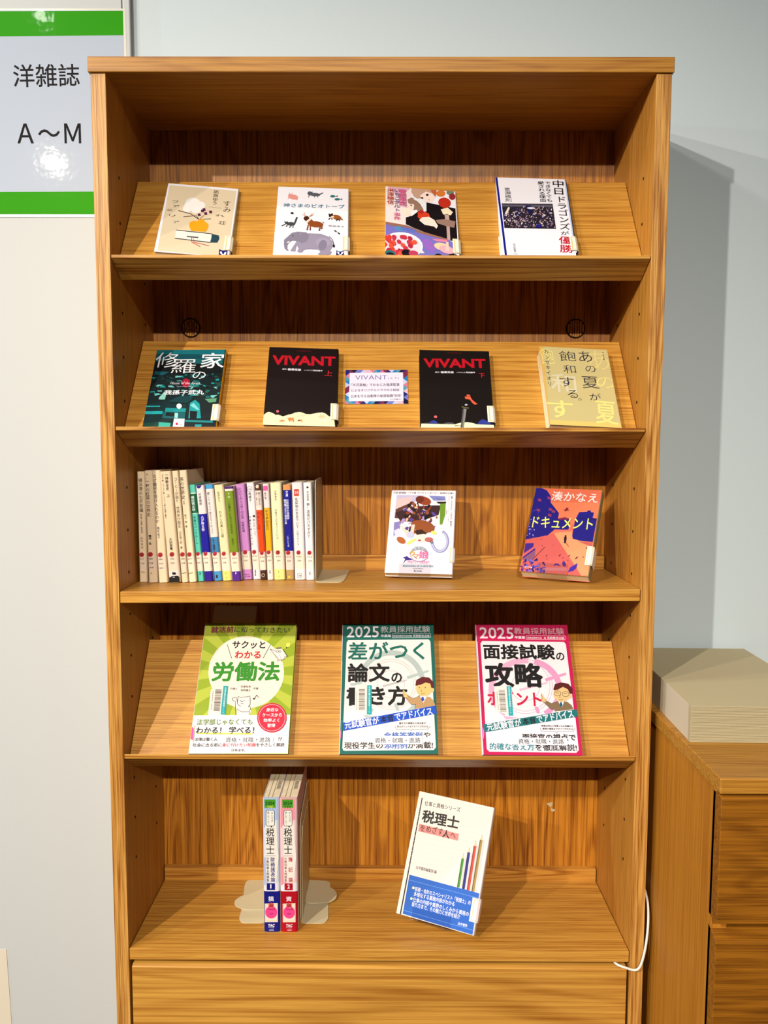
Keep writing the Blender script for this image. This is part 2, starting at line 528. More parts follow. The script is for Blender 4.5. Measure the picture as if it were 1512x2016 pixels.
# round cable plugs in the back panel, vertical slats inside a dark ring
for px in (-0.3166, 0.3222):
    rm = MB()
    n = 28
    for r0, r1, y in ((0.0142, 0.0160, 0.1985),):
        vs = []
        for i in range(n):
            a = 2 * math.pi * i / n
            vs += [(px + r0 * math.cos(a), y, -0.3159 + r0 * math.sin(a)), (px + r1 * math.cos(a), y, -0.3159 + r1 * math.sin(a)),
                   (px + r1 * math.cos(a), 0.2, -0.3159 + r1 * math.sin(a))]
        fs = []
        for i in range(n):
            j = (i + 1) % n
            fs += [(3 * i, 3 * j, 3 * j + 1, 3 * i + 1), (3 * i + 1, 3 * j + 1, 3 * j + 2, 3 * i + 2)]
        rm.add(vs, fs)
    pl = part(rm, 'cable_plug', dark_mat, bevel=0)
    for i in range(7):
        x = (i - 3) * 0.0040
        hh = math.sqrt(max(0.0139 ** 2 - x * x, 0))
        sub(MB().box(px + x - 0.0014, px + x + 0.0014, 0.1972, 0.2, -0.3159 - hh, -0.3159 + hh), 'plug_slat', wood_rail, pl, 0.0004)
# torn scrap of paper left on the back panel
sc = MB()
scr = [(0.2903, -1.1330), (0.3010, -1.1305), (0.3012, -1.1350), (0.2990, -1.1385), (0.2996, -1.1420), (0.3065, -1.1440), (0.3040, -1.1475), (0.2995, -1.1470), (0.2975, -1.1395)]
sc.add([(x, 0.1996, z) for x, z in scr] + [(x, 0.2, z) for x, z in scr],
       [tuple(range(9))] + [(i, (i + 1) % 9, (i + 1) % 9 + 9, i + 9) for i in range(9)])
part(sc, 'paper_scrap', residue_mat, bevel=0)

# ------------------------------------------------------------------ low cabinet at the right
cab = empty('drawer_cabinet', (0.62, 0.0, -1.8))
tag(cab, 'low wooden drawer cabinet to the right of the bookcase', 'cabinet')
def cpart(mb, name, mat, parent=None, bevel=0.0008):
    o = mb.obj(name, mat, cab, bevel=bevel, recenter=True)
    o.location -= cab.location
    return o
cpart(MB().box(0.4110, 1.25, -0.2165, 0.213, -0.9255, -0.9060), 'top_board', wood_ctop, bevel=0.0015)
cpart(MB().box(0.4130, 0.433, -0.2000, 0.213, -1.8, -0.9255), 'side_panel', wood_cabz)
cpart(MB().box(1.230, 1.248, -0.2000, 0.213, -1.8, -0.9255), 'side_panel', wood_cabz)
cpart(MB().box(0.433, 1.230, -0.1930, 0.205, -1.8, -0.934), 'drawer_frame', wood_cab, bevel=0)
for z0, z1 in ((-1.0888, -0.9300), (-1.2750, -1.1110), (-1.4600, -1.2950), (-1.70, -1.48)):
    o = cpart(MB().prism_x([(-0.2165, z0), (-0.2165, z1), (-0.2120, z1 + 0.0015), (-0.1925, z1 + 0.0100 if z1 < -1.0 else z1 + 0.001), (-0.1925, z0)], 0.4130, 1.247), 'drawer', wood_cab, bevel=0.0008)

# stack of A4 folders on it
ps = empty('paper_stack', (0.4185, -0.0995, -0.9060), (0, 0, R(-1.6)))
tag(ps, 'thick stack of speckled beige paper folders on the low cabinet at right', 'paper stack')
pw, pd, ph = 0.197, 0.305, 0.0500
MB().box(0.0, pw, 0.0090, pd, 0.0, ph - 0.0006).obj('folded_side', stack_side, ps, bevel=0.0006)
MB().box(0.0, pw, 0.0, pd, ph - 0.0006, ph).obj('top_sheet', stack_mat, ps, bevel=0.0002)
sm = MB()
for i in range(31):
    z = 0.0002 + i * 0.0016
    j = random.uniform(0, 0.0005)
    sm.box(0.0, pw, j, 0.0095, z, z + 0.00100)
o = sm.obj('sheet_edges', stack_mat, ps); o['kind'] = 'stuff'

# white power cable
tag(tube('power_cable', [(0.352, 0.030, -1.2915), (0.3555, 0.012, -1.2915), (0.3590, -0.0048, -1.2895), (0.3700, -0.0062, -1.2912), (0.3840, -0.0070, -1.2966), (0.3925, -0.0075, -1.2935),
     (0.3985, -0.0070, -1.2720), (0.4045, -0.0030, -1.2400), (0.4068, 0.004, -1.205), (0.4060, 0.014, -1.185), (0.4045, 0.050, -1.172), (0.4045, 0.15, -1.17)],
     0.0018, cable_mat), 'thin white cable looping out beside the bookcase drawer', 'cable')

# ------------------------------------------------------------------ laminated sign on the left panel
SX0, SX1, SZ0, SZ1 = -0.720, -0.4190, -0.1310, 0.1895
sg = empty('shelf_sign', (SX0, 0.2070, SZ0), (R(90), 0, 0))
tag(sg, 'large laminated white shelf sign with green bands, left of the bookcase', 'sign')
sw, shh = SX1 - SX0, SZ1 - SZ0
MB().box(0, sw + 0.004, -0.004, shh + 0.003, 0.0, 0.0007).obj('laminate_sheet', plain('clear_laminate', (226, 228, 222), 0.25, 0.6), sg)
k_ = 1553.5 / 1.338        # sheet units: one unit is the size of one millimetre-scale cell
art = Art([(-104, 425), (-104, 39), (248.5, 37), (251, 425)], sw, shh, h=lambda u, v: 0.0007)
art.P((202, 214, 232), (-104, 428), (-104, 39), (248.5, 37), (252, 428))
art.P((50, 168, 0), (-104, 88), (-104, 41), (249, 37.6), (249, 83))
art.P((56, 168, 4), (-104, 427), (-104, 382), (260, 380), (260, 427))
art.T((22, 20, 28), '洋雑誌', 36, 160, 163, 158, 42, 0.012)
art.T((14, 12, 20), 'Ａ～Ｍ', 40, 269, 163, 268.5, 37, 0.014)
art.obj('printed_face', sg, lam_mat)
# small sheet at the very edge, low on the panel
nb = MB().add([(-0.86, 0.2068, -1.62), (-0.6640, 0.2068, -1.62), (-0.6700, 0.2066, -1.412), (-0.86, 0.2066, -1.412),
               (-0.86, 0.2074, -1.62), (-0.6640, 0.2074, -1.62), (-0.6700, 0.2074, -1.412), (-0.86, 0.2074, -1.412)],
              [(0, 1, 2, 3), (7, 6, 5, 4), (0, 4, 5, 1), (1, 5, 6, 2), (2, 6, 7, 3), (3, 7, 4, 0)])
tag(nb.obj('paper_notice', slip_mat), 'white paper sheet low on the left wall panel, mostly out of view', 'paper')

# ------------------------------------------------------------------ books lying on the sloped shelves
def slope_frame(k, x, rot, s=0.0):
    cy, cz = SLOPE[k][:2]
    o = Vector((x, cy, cz)) + SD * (s + 0.0008) + SN * 0.0006
    m = Matrix(((1, 0, 0), tuple(SD), tuple(SN))).transposed()
    m = m @ Matrix.Rotation(R(rot), 3, 'Z')
    m = m.to_4x4(); m.translation = o
    return m

def flat_book(name, label, k, x, wd, ht, hl, hr, rot, base, quad, sheet, draw, spine='R', spine_col=None, sticker=None, back=None, group=None):
    root = empty(name, None, mat=slope_frame(k, x, rot))
    tag(root, label, 'book', group)
    return book_body(root, wd, ht, hl, hr, base, quad, sheet, draw, spine, spine_col, sticker)

def book_body(root, wd, ht, hl, hr, base, quad, sheet, draw, spine='R', spine_col=None, sticker=None):
    h = lambda u, v=0: hl + (hr - hl) * min(max(u / wd, 0), 1)
    t = 0.0006
    # page block
    pm = MB()
    g0, g1 = (0.0012, 0.0006) if spine == 'R' else (0.0006, 0.0012)
    pm.add([(g0, .0008, t), (wd - g1, .0008, t), (wd - g1, ht - .0008, t), (g0, ht - .0008, t),
            (g0, .0008, h(g0) - t), (wd - g1, .0008, h(wd - g1) - t), (wd - g1, ht - .0008, h(wd - g1) - t), (g0, ht - .0008, h(g0) - t)],
           [(0, 3, 2, 1), (4, 5, 6, 7), (0, 1, 5, 4), (1, 2, 6, 5), (2, 3, 7, 6), (3, 0, 4, 7)])
    pm.obj('pages', page_mat, root)
    sc_ = lin(spine_col or base)
    cm = MB()
    def slab(x0, x1, za0, za1, zb0, zb1, col):
        cm.add([(x0, 0, za0), (x1, 0, za1), (x1, ht, za1), (x0, ht, za0), (x0, 0, zb0), (x1, 0, zb1), (x1, ht, zb1), (x0, ht, zb0)],
               [(0, 3, 2, 1), (4, 5, 6, 7), (0, 1, 5, 4), (1, 2, 6, 5), (2, 3, 7, 6), (3, 0, 4, 7)], col)
    slab(0, wd, 0, 0, t, t, lin(base))
    slab(0, wd, h(0) - t, h(wd) - t, h(0), h(wd), lin(base))
    cm.obj('cover', print_mat, root, colored=True)
    # spine with slightly rounded corners
    hh = hr if spine == 'R' else hl
    xa = wd if spine == 'R' else 0
    sg_ = 1 if spine == 'R' else -1
    pr = [(0, 0), (0.0009, 0.0012), (0.0012, hh * 0.5), (0.0009, hh - 0.0010), (0, hh)]
    vs = [(xa + sg_ * a, y, b) for y in (0, ht) for a, b in pr]
    fs = [(i, i + 1, i + 6, i + 5) for i in range(4)] + [(0, 1, 2, 3, 4), (9, 8, 7, 6, 5)]
    sm_ = MB(); sm_.add(vs, fs, sc_)
    sm_.obj('spine', print_mat, root, colored=True)
    if quad is not None:
        a = Art(quad, wd, ht, sheet, h)
        draw(a)
        a.obj('cover_print', root)
    if sticker:                                   # shelf-mark label wrapped over the spine
        v0, v1, uw, border, fill = sticker
        lm = MB()
        x1 = xa - sg_ * uw
        e = 0.0016
        def lab(m0, m1, uu, col, ee):
            xx = xa - sg_ * uu
            pts = [(xx, h(xx) + ee), (xa, h(xa) + ee), (xa + sg_ * (0.0013 + ee), hh - .0008), (xa + sg_ * (0.0014 + ee), .001)]
            vs = [(p[0], y, p[1]) for y in (m0, m1) for p in pts]
            lm.add(vs, [(i, i + 1, i + 5, i + 4) for i in range(3)], lin(col))
        lab(v0, v1, uw, fill, e)
        lab(v0 + .0015, v1 - .0015, uw * 0.72, border, e + .0001)
        lab(v0 + .0024, v1 - .0024, uw * 0.58, fill, e + .0002)
        lm.obj('spine_label', print_mat, root, colored=True)
    return root

WHT = (240, 238, 240)
STK = (0.012, 0.042, 0.0085, (226, 190, 90), (244, 236, 214))

def d_sumire(a):
    a.P((222, 204, 168), (95, 745), (215, 122), (835, 178), (755, 765))
    for x, y, r in ((440, 300, 75), (510, 310, 45), (395, 310, 35), (470, 345, 50), (385, 345, 40)):
        a.E((240, 236, 226), x, y, r, r * .8)
    a.Ln((70, 60, 60), 7, (300, 362), (420, 390), (495, 438)); a.Ln((90, 60, 40), 6, (350, 420), (470, 405), (500, 440))
    a.Ln((60, 50, 50), 6, (500, 440), (610, 432)); a.Ln((120, 90, 50), 5, (505, 438), (545, 400))
    for x, y in ((530, 362), (560, 385), (500, 398), (605, 370), (545, 350)):
        a.E((84, 20, 66), x, y, 17, 9, 30); a.E((84, 20, 66), x, y, 16, 8, -50)
    a.P((240, 160, 24), (490, 440), (545, 437), (548, 455), (583, 478), (587, 505), (560, 552), (425, 548), (405, 505), (412, 470), (445, 455), (492, 455))
    a.P((238, 232, 214), (282, 545), (620, 566), (600, 645), (270, 625))
    a.Ln((40, 40, 52), 7, (280, 546), (620, 568)); a.Ln((40, 40, 52), 7, (268, 622), (600, 646))
    a.P((34, 66, 76), (615, 568), (680, 580), (684, 610), (665, 645), (600, 647), (612, 610))
    a.P((48, 52, 64), (385, 596), (495, 602), (490, 612), (382, 606))
    a.Ln((190, 60, 60), 6, (430, 605), (430, 650), (510, 688)); a.Ln((190, 60, 60), 5, (445, 605), (450, 650), (590, 676))
    a.V((110, 96, 80), '凪良ゆう', 657, 172, 640, 305, 34)
    a.V((60, 54, 46), 'すみ', 752, 265, 752, 375, 50, -.01); a.T((60, 54, 46), 'れ', 650, 400, 728, 402, 30, -.01); a.T((60, 54, 46), '荘', 675, 465, 742, 468, 45, -.01)
    for s, x, y in (('フ', 270, 280), ('ァ', 280, 322), ('ミ', 216, 358), ('リ', 240, 410), ('ア', 280, 470)):
        a.T((60, 54, 46), s, x - 30, y, x + 30, y + 2, 30, -.01)
    a.T((120, 110, 100), 'The Family of Sumireso', 585, 325, 700, 336, 9)
    a.P((16, 20, 110), (682, 702), (702, 712), (734, 714), (754, 708), (750, 768), (678, 764))
    a.E(WHT, 700, 735, 9, 14, -30); a.E(WHT, 735, 738, 9, 14, 30); a.E(WHT, 716, 752, 12, 7)

def d_kami(a):
    pk, dg = (226, 150, 136), (84, 88, 92)
    a.E(pk, 455, 293, 72, 36, 8); a.E(pk, 405, 275, 30, 26); a.P(pk, (385, 262), (402, 222), (410, 262)); a.P(pk, (415, 262), (448, 225), (430, 266))
    a.P(pk, (365, 318), (388, 290), (402, 300), (375, 322)); a.E(pk, 505, 318, 16, 18)
    a.E(dg, 770, 262, 82, 24, 4); a.E(dg, 700, 245, 36, 28); a.P(dg, (668, 240), (678, 213), (692, 235)); a.P(dg, (718, 235), (738, 217), (740, 245))
    a.Ln(dg, 14, (838, 262), (892, 240))
    for x in (690, 775, 822): a.Ln(dg, 12, (x, 270), (x - 10, 302))
    for x, y in ((1045, 290), (1110, 332)):
        a.E((40, 110, 110), x - 15, y, 38, 17); a.P((130, 96, 96), (x + 15, y), (x + 58, y - 12), (x + 55, y + 12))
    a.T((26, 112, 140), '神さまのビオトープ', 305, 408, 1200, 438, 88)
    a.E((20, 18, 20), 435, 528, 24, 15)
    g = (66, 70, 74)
    a.E(g, 415, 685, 66, 27); a.P(g, (308, 643), (340, 655), (370, 648), (380, 690), (330, 690)); a.Ln(g, 26, (470, 680), (495, 620), (510, 585))
    for p in (((330, 690), (270, 718)), ((360, 700), (340, 730)), ((430, 700), (388, 742)), ((450, 700), (442, 746))): a.Ln(g, 13, *p)
    br, db = (140, 72, 30), (70, 30, 14)
    a.E(br, 790, 690, 110, 45, 4); a.P(br, (650, 640), (720, 610), (760, 650), (760, 720), (680, 700)); a.E(db, 650, 605, 42, 36)
    a.P((236, 214, 196), (640, 650), (700, 600), (722, 620), (668, 668))
    for x0, y0, x1, y1 in ((675, 700, 660, 775), (705, 710, 708, 778), (860, 700, 840, 785), (880, 690, 876, 760)): a.Ln(br, 20, (x0, y0), (x1, y1)); a.Ln(db, 16, (x1, y1 - 14), (x1, y1))
    a.Ln((200, 140, 80), 7, (640, 580), (590, 545)); a.Ln((200, 140, 80), 7, (635, 575), (612, 515)); a.Ln((200, 140, 80), 7, (690, 580), (740, 560), (750, 525)); a.Ln((200, 140, 80), 7, (700, 575), (728, 540))
    a.Ln(db, 12, (890, 655), (906, 675))
    a.E((150, 84, 36), 1095, 590, 70, 35, 15); a.P((40, 22, 16), (975, 532), (1000, 545), (1030, 530), (1045, 560), (1020, 590), (980, 580)); a.E((236, 200, 170), 1030, 585, 28, 16, -20)
    for p in (((1000, 600), (975, 620)), ((1020, 600), (1025, 625)), ((1110, 610), (1085, 638)), ((1120, 610), (1135, 642))): a.Ln((30, 24, 24), 12, *p)
    a.Ln((150, 84, 36), 18, (1140, 600), (1178, 625))
    a.T((80, 74, 80), '凪良ゆう', 975, 710, 1195, 722, 32)
    a.E((20, 20, 24), 1078, 788, 22, 9, 30); a.E((20, 20, 24), 1128, 820, 22, 9, 30)
    el = (150, 142, 160); ed = (132, 126, 142)
    a.P(el, (680, 825), (860, 830), (980, 870), (1035, 940), (1040, 1010), (1000, 1080), (1030, 1095), (1010, 1130), (950, 1145), (860, 1145), (820, 1135), (860, 1100), (830, 1065), (700, 1058), (640, 1065), (600, 1080), (585, 1112), (515, 1110), (510, 1090), (530, 1060), (500, 1000), (480, 1075), (480, 1100), (402, 1095), (430, 1050), (500, 945), (600, 930))
    a.P(ed, (430, 820), (520, 803), (650, 812), (690, 850), (680, 910), (640, 960), (580, 975), (500, 940), (430, 935), (380, 965), (355, 1010), (355, 1060), (375, 1085), (345, 1092), (312, 1060), (302, 1000), (305, 930), (345, 895), (375, 870))
    a.E((236, 226, 200), 372, 962, 22, 10, -30); a.Ln((60, 56, 70), 9, (990, 870), (1035, 910), (1058, 985)); a.E((30, 26, 34), 1058, 1005, 16, 24)
    a.E((236, 236, 244), 560, 845, 6, 3); a.E((40, 40, 50), 443, 866, 12, 6)
    a.E((160, 152, 172), 900, 960, 110, 70); a.E((128, 122, 140), 895, 1000, 60, 80, 20)
    a.P((18, 18, 96), (1098, 1070), (1150, 1092), (1200, 1075), (1215, 1160), (1095, 1160))
    a.E(WHT, 1128, 1110, 13, 22, -35); a.E(WHT, 1182, 1112, 13, 22, 35); a.E(WHT, 1155, 1140, 18, 10)

def d_ichigo(a):
    a.P((240, 222, 214), (160, 150), (610, 180), (620, 560), (520, 790), (160, 745))
    a.P((214, 170, 180), (200, 155), (600, 185), (520, 250), (540, 505), (400, 470), (380, 300), (220, 190))
    bk = (18, 12, 18)
    a.P(bk, (860, 410), (1320, 500), (1350, 1015), (1180, 990), (900, 910), (640, 820), (515, 770), (515, 660), (640, 620), (700, 540), (840, 560))
    a.P((196, 158, 130), (615, 180), (1010, 205), (1000, 300), (900, 250), (800, 330), (760, 380), (650, 320), (612, 250))
    a.P((246, 222, 206), (760, 300), (850, 240), (960, 270), (1000, 340), (950, 410), (850, 405), (770, 370))
    a.E((60, 28, 26), 875, 292, 24, 18); a.E((60, 28, 26), 788, 345, 24, 16); a.Ln((150, 60, 60), 6, (885, 372), (912, 368))
    a.P((190, 100, 60), (920, 210), (1025, 215), (1010, 330), (960, 270))
    a.P((150, 116, 96), (545, 370), (610, 335), (650, 345), (760, 440), (820, 540), (700, 540), (640, 560), (660, 460), (560, 430))
    a.P((244, 220, 200), (560, 440), (650, 440), (655, 500), (620, 540), (585, 520), (560, 490)); a.E((80, 50, 40), 606, 462, 15, 10)
    a.P((238, 236, 232), (590, 560), (700, 530), (720, 560), (610, 640))
    a.P((238, 226, 200), (460, 510), (580, 520), (620, 600), (560, 640), (470, 610)); a.P((246, 220, 200), (500, 560), (600, 575), (590, 640), (510, 620))
    a.P((232, 234, 232), (640, 360), (780, 350), (860, 430), (860, 560), (830, 540), (780, 430))
    a.P((208, 60, 30), (720, 560), (830, 560), (900, 590), (920, 650), (850, 670), (760, 690), (715, 650)); a.E((170, 40, 34), 775, 565, 45, 28)
    a.P((248, 224, 204), (790, 650), (900, 640), (990, 690), (1045, 780), (1020, 825), (980, 790), (830, 770), (740, 700))
    a.E((214, 120, 50), 1090, 270, 75, 50); a.E((110, 130, 110), 1240, 255, 60, 40); a.E((150, 40, 44), 1270, 320, 50, 50)
    a.E((190, 46, 26), 1150, 415, 100, 80, 10); a.P((244, 226, 190), (1090, 520), (1200, 490), (1280, 560), (1245, 610), (1190, 590), (1130, 600))
    a.P((190, 160, 150), (1150, 600), (1220, 600), (1240, 1010), (1190, 1000), (1180, 800)); a.P((150, 120, 104), (1010, 690), (1150, 670), (1320, 700), (1300, 800), (1180, 780), (1040, 740))
    a.P((118, 112, 190), (160, 760), (540, 800), (700, 880), (900, 920), (1200, 985), (1290, 1030), (1290, 1285), (160, 1285))
    a.P((150, 104, 84), (160, 740), (540, 790), (800, 880), (1190, 975), (1190, 1000), (800, 920), (500, 850), (160, 780))
    a.E((80, 140, 190), 420, 850, 110, 36, 10); a.E((150, 100, 190), 900, 1090, 130, 70, 40); a.E((96, 110, 190), 560, 860, 140, 30, 10)
    a.P((234, 130, 150), (950, 985), (1190, 990), (1190, 1030), (1010, 1020))
    a.E((240, 236, 236), 440, 1120, 360, 215); a.E((222, 216, 222), 440, 1130, 330, 190)
    for i in range(46):
        th = random.uniform(0, 6.28); rr = random.uniform(0, 1) ** .5
        x, y = 385 + 300 * rr * math.cos(th), 1130 + 180 * rr * math.sin(th)
        a.E(random.choice([(214, 60, 50), (196, 50, 70), (226, 84, 56), (176, 40, 60)]), x, y, 46, 36, random.uniform(0, 90), n=10)
    a.E((40, 110, 110), 230, 1265, 100, 50); a.E((16, 14, 26), 520, 1240, 80, 55); a.E((18, 14, 20), 240, 1290, 70, 40)
    a.P((226, 220, 216), (720, 1200), (790, 1185), (830, 1225), (770, 1235)); a.E((190, 60, 90), 640, 1240, 80, 45)
    a.E((226, 206, 160), 1110, 1110, 130, 60, 10); a.E((230, 170, 180), 1180, 1150, 120, 60, 12); a.P((232, 200, 180), (1170, 1030), (1210, 1030), (1220, 1170), (1160, 1170))
    a.E(bk, 1050, 1270, 70, 50); a.E(bk, 1280, 1262, 90, 55)
    a.V((190, 70, 50), '米澤穂信', 250, 190, 252, 455, 78, .01)
    a.V((130, 90, 150), 'いちごタルト', 365, 195, 365, 580, 74, .01); a.V((214, 80, 130), '事件', 365, 590, 365, 715, 80, .015)
    a.V((224, 90, 140), '春期限定', 455, 205, 470, 470, 88, .02)

def d_churyo(a):
    a.P((16, 20, 130), (118, 155), (150, 155), (270, 1312), (236, 1312))
    a.P((14, 16, 50), (1132, 175), (1158, 178), (1302, 1025), (1282, 1025)); a.P((14, 16, 50), (1316, 1240), (1335, 1240), (1345, 1308), (1326, 1308))
    a.P((186, 200, 226), (1120, 175), (1136, 175), (1285, 1025), (1262, 1025))
    k = (20, 18, 22)
    a.V(k, '中日', 1030, 185, 1050, 395, 120, .02)
    a.V(k, 'ドラゴンズ', 1075, 410, 1150, 905, 110); a.V(k, 'が', 1140, 920, 1150, 985, 90)
    a.V((196, 20, 40), '優勝', 1158, 995, 1185, 1250, 150, .02)
    a.V(k, 'できなくても', 880, 205, 915, 500, 60); a.V(k, '愛される理由', 780, 205, 820, 500, 64)
    a.V(k, '喜瀬雅則', 290, 300, 310, 505, 64, -.005); a.V((120, 120, 120), '光文社新書', 380, 1125, 395, 1260, 26); a.T((140, 140, 140), '1306', 365, 1285, 435, 1292, 16)
    a.P((36, 32, 42), (205, 530), (958, 524), (1012, 890), (238, 893))
    a.P((90, 86, 100), (205, 545), (960, 540), (962, 575), (212, 575))
    cols = [(200, 190, 200), (140, 110, 120), (80, 60, 84), (226, 222, 226), (20, 18, 34), (40, 44, 110), (160, 120, 110), (110, 90, 110), (60, 40, 50), (186, 150, 160)]
    rr = random.Random(3)
    for i in range(420):
        u, v = rr.random(), rr.random() ** .8
        x = 212 + u * 740 + v * 45; y = 575 + v * 305 - u * 4
        a.E(rr.choice(cols), x, y, rr.uniform(7, 17), rr.uniform(5, 12), rr.uniform(0, 180), n=6); a.k -= .8
    a.k += 2
    a.P((224, 216, 196), (245, 690), (300, 590), (325, 600), (280, 700)); a.P((20, 24, 80), (560, 560), (650, 560), (655, 660), (600, 665)); a.E((220, 220, 226), 640, 600, 60, 14)
    a.P((24, 30, 120), (700, 850), (780, 835), (800, 880), (720, 888))

def d_shura(a):
    a.P((10, 110, 118), (345, 150), (1265, 160), (1255, 260), (1090, 290), (700, 250), (335, 300))
    a.P((8, 74, 84), (335, 200), (900, 215), (1250, 240), (1245, 300), (335, 260))
    k = (6, 16, 18)
    a.P(k, (325, 300), (1245, 300), (1215, 470), (300, 470)); a.P((12, 96, 98), (700, 270), (1240, 290), (1235, 345), (850, 335)); a.P((14, 84, 92), (320, 425), (520, 440), (430, 480), (310, 470))
    rr = random.Random(11)
    cs = [(20, 140, 136), (12, 96, 98), (30, 70, 60), (8, 30, 32), (110, 190, 184), (6, 54, 58), (4, 14, 16), (4, 14, 16)]
    for i in range(120):
        x, y = rr.uniform(230, 1210), rr.uniform(460, 760)
        a.P(rr.choice(cs), (x, y), (x + rr.uniform(20, 90), y + rr.uniform(-4, 4)), (x + rr.uniform(20, 90), y + rr.uniform(8, 34)), (x, y + rr.uniform(8, 30))); a.k -= .8
    a.k += 2
    a.P((8, 40, 42), (205, 860), (520, 800), (560, 1090), (170, 1120)); a.P((20, 150, 150), (205, 880), (390, 880), (395, 896), (200, 896)); a.P((24, 160, 160), (190, 950), (430, 950), (425, 990), (185, 990))
    a.P((14, 60, 64), (500, 830), (640, 760), (780, 755), (830, 800), (760, 850)); a.P((20, 140, 140), (470, 910), (750, 920), (740, 970), (460, 960)); a.P((10, 44, 48), (480, 850), (750, 860), (745, 915), (475, 905))
    a.P((16, 90, 94), (440, 960), (740, 975), (730, 1060), (420, 1040)); a.P((6, 24, 26), (480, 970), (600, 975), (590, 1025), (470, 1015)); a.P((150, 214, 206), (595, 975), (640, 978), (635, 1045), (590, 1040))
    a.P((20, 150, 150), (800, 850), (870, 810), (930, 860), (950, 1050), (780, 1050)); a.P((6, 20, 24), (800, 950), (900, 960), (890, 1050), (800, 1050)); a.P((120, 204, 200), (800, 880), (905, 945), (930, 940), (850, 850))
    a.P((12, 26, 30), (960, 930), (1110, 960), (1080, 1060), (960, 1050)); a.P((90, 150, 110), (1000, 800), (1160, 790), (1150, 840), (1060, 850)); a.P((140, 210, 190), (375, 780), (450, 700), (480, 720), (460, 800), (380, 800))
    a.P((12, 60, 50), (165, 1110), (380, 1090), (560, 1100), (560, 1172), (158, 1172)); a.P((60, 170, 150), (380, 1095), (540, 1110), (530, 1168), (370, 1165)); a.P((20, 130, 130), (730, 1070), (1110, 1085), (1110, 1110), (735, 1095))
    a.P((10, 30, 34), (735, 1100), (1120, 1110), (1120, 1172), (720, 1172)); a.P((20, 150, 150), (870, 1130), (960, 1130), (955, 1165), (868, 1165)); a.E((226, 244, 236), 653, 890, 36, 34)
    a.P((226, 226, 226), (585, 1050), (730, 1055), (722, 1162), (568, 1158)); a.E((200, 30, 70), 624, 1122, 17); a.E((226, 120, 150), 682, 1130, 8)
    a.E((170, 16, 54), 742, 590, 52, 60)
    w = (236, 238, 236)
    a.T(w, '修', 330, 280, 640, 290, 270, -.004); a.T(w, '羅', 550, 370, 880, 372, 245, -.004); a.T(w, '家', 945, 300, 1260, 305, 270, .0); a.T(w, 'の', 832, 490, 1012, 492, 125, -.004)
    a.T(w, 'House of the Asura', 535, 588, 935, 592, 44, -.008, .3); a.T((170, 180, 180), 'Takemaru Abiko', 612, 632, 860, 634, 16)
    a.T(w, '我孫子武丸', 450, 710, 990, 712, 84, .035)

def viv(a, vol, x0, y0, x1, y1):
    a.T((186, 14, 34), 'VIVANT', x0, y0, x1, y1, 188, .055)
def d_viv1(a):
    a.T((96, 12, 24), '日曜劇場', 650, 172, 860, 180, 26)
    viv(a, 0, 285, 302, 1215, 330)
    w = (232, 230, 232)
    a.T(w, '原作', 432, 440, 498, 442, 26, .02); a.T(w, '福澤克雄', 512, 444, 712, 452, 42, .04); a.T(w, 'ノベライズ', 755, 458, 885, 460, 26, .01); a.T(w, '蒔田陽平', 893, 462, 1030, 468, 28, .03)
    a.T((200, 30, 40), '上', 1060, 498, 1170, 508, 100, .0)
    cr = (244, 230, 178)
    a.P(cr, (140, 1140), (190, 1100), (225, 1090), (280, 1105), (330, 1135), (370, 1130), (440, 1158), (520, 1128), (570, 1120), (620, 1095), (690, 1087), (740, 1095), (790, 1118), (860, 1118), (950, 1095), (1030, 1088), (1070, 1100), (1130, 1145), (1200, 1155), (1220, 1300), (130, 1290))
    a.P((230, 196, 150), (960, 1160), (1000, 1125), (1060, 1130), (1080, 1160), (1010, 1180)); a.P((236, 206, 160), (600, 1180), (700, 1130), (760, 1120), (780, 1150)); a.P((236, 214, 170), (180, 1150), (215, 1120), (230, 1130), (200, 1165))
    a.E((214, 96, 110), 358, 1080, 22, 19)
    c = (206, 130, 70)
    a.P(c, (370, 1238), (410, 1212), (425, 1205), (445, 1215), (470, 1212), (455, 1238)); a.P(c, (505, 1172), (530, 1180), (545, 1168), (570, 1180), (585, 1165), (608, 1190), (608, 1238), (590, 1240), (585, 1215), (545, 1215), (545, 1240), (530, 1225), (512, 1195))
    a.P(c, (655, 1222), (680, 1200), (720, 1200), (742, 1238), (700, 1225)); a.P((60, 30, 24), (665, 1212), (690, 1205), (695, 1225), (670, 1230))
    a.T(w, '扶桑社文庫', 980, 1200, 1170, 1205, 28); a.T((40, 30, 24), '講談社', 540, 1225, 600, 1226, 14)
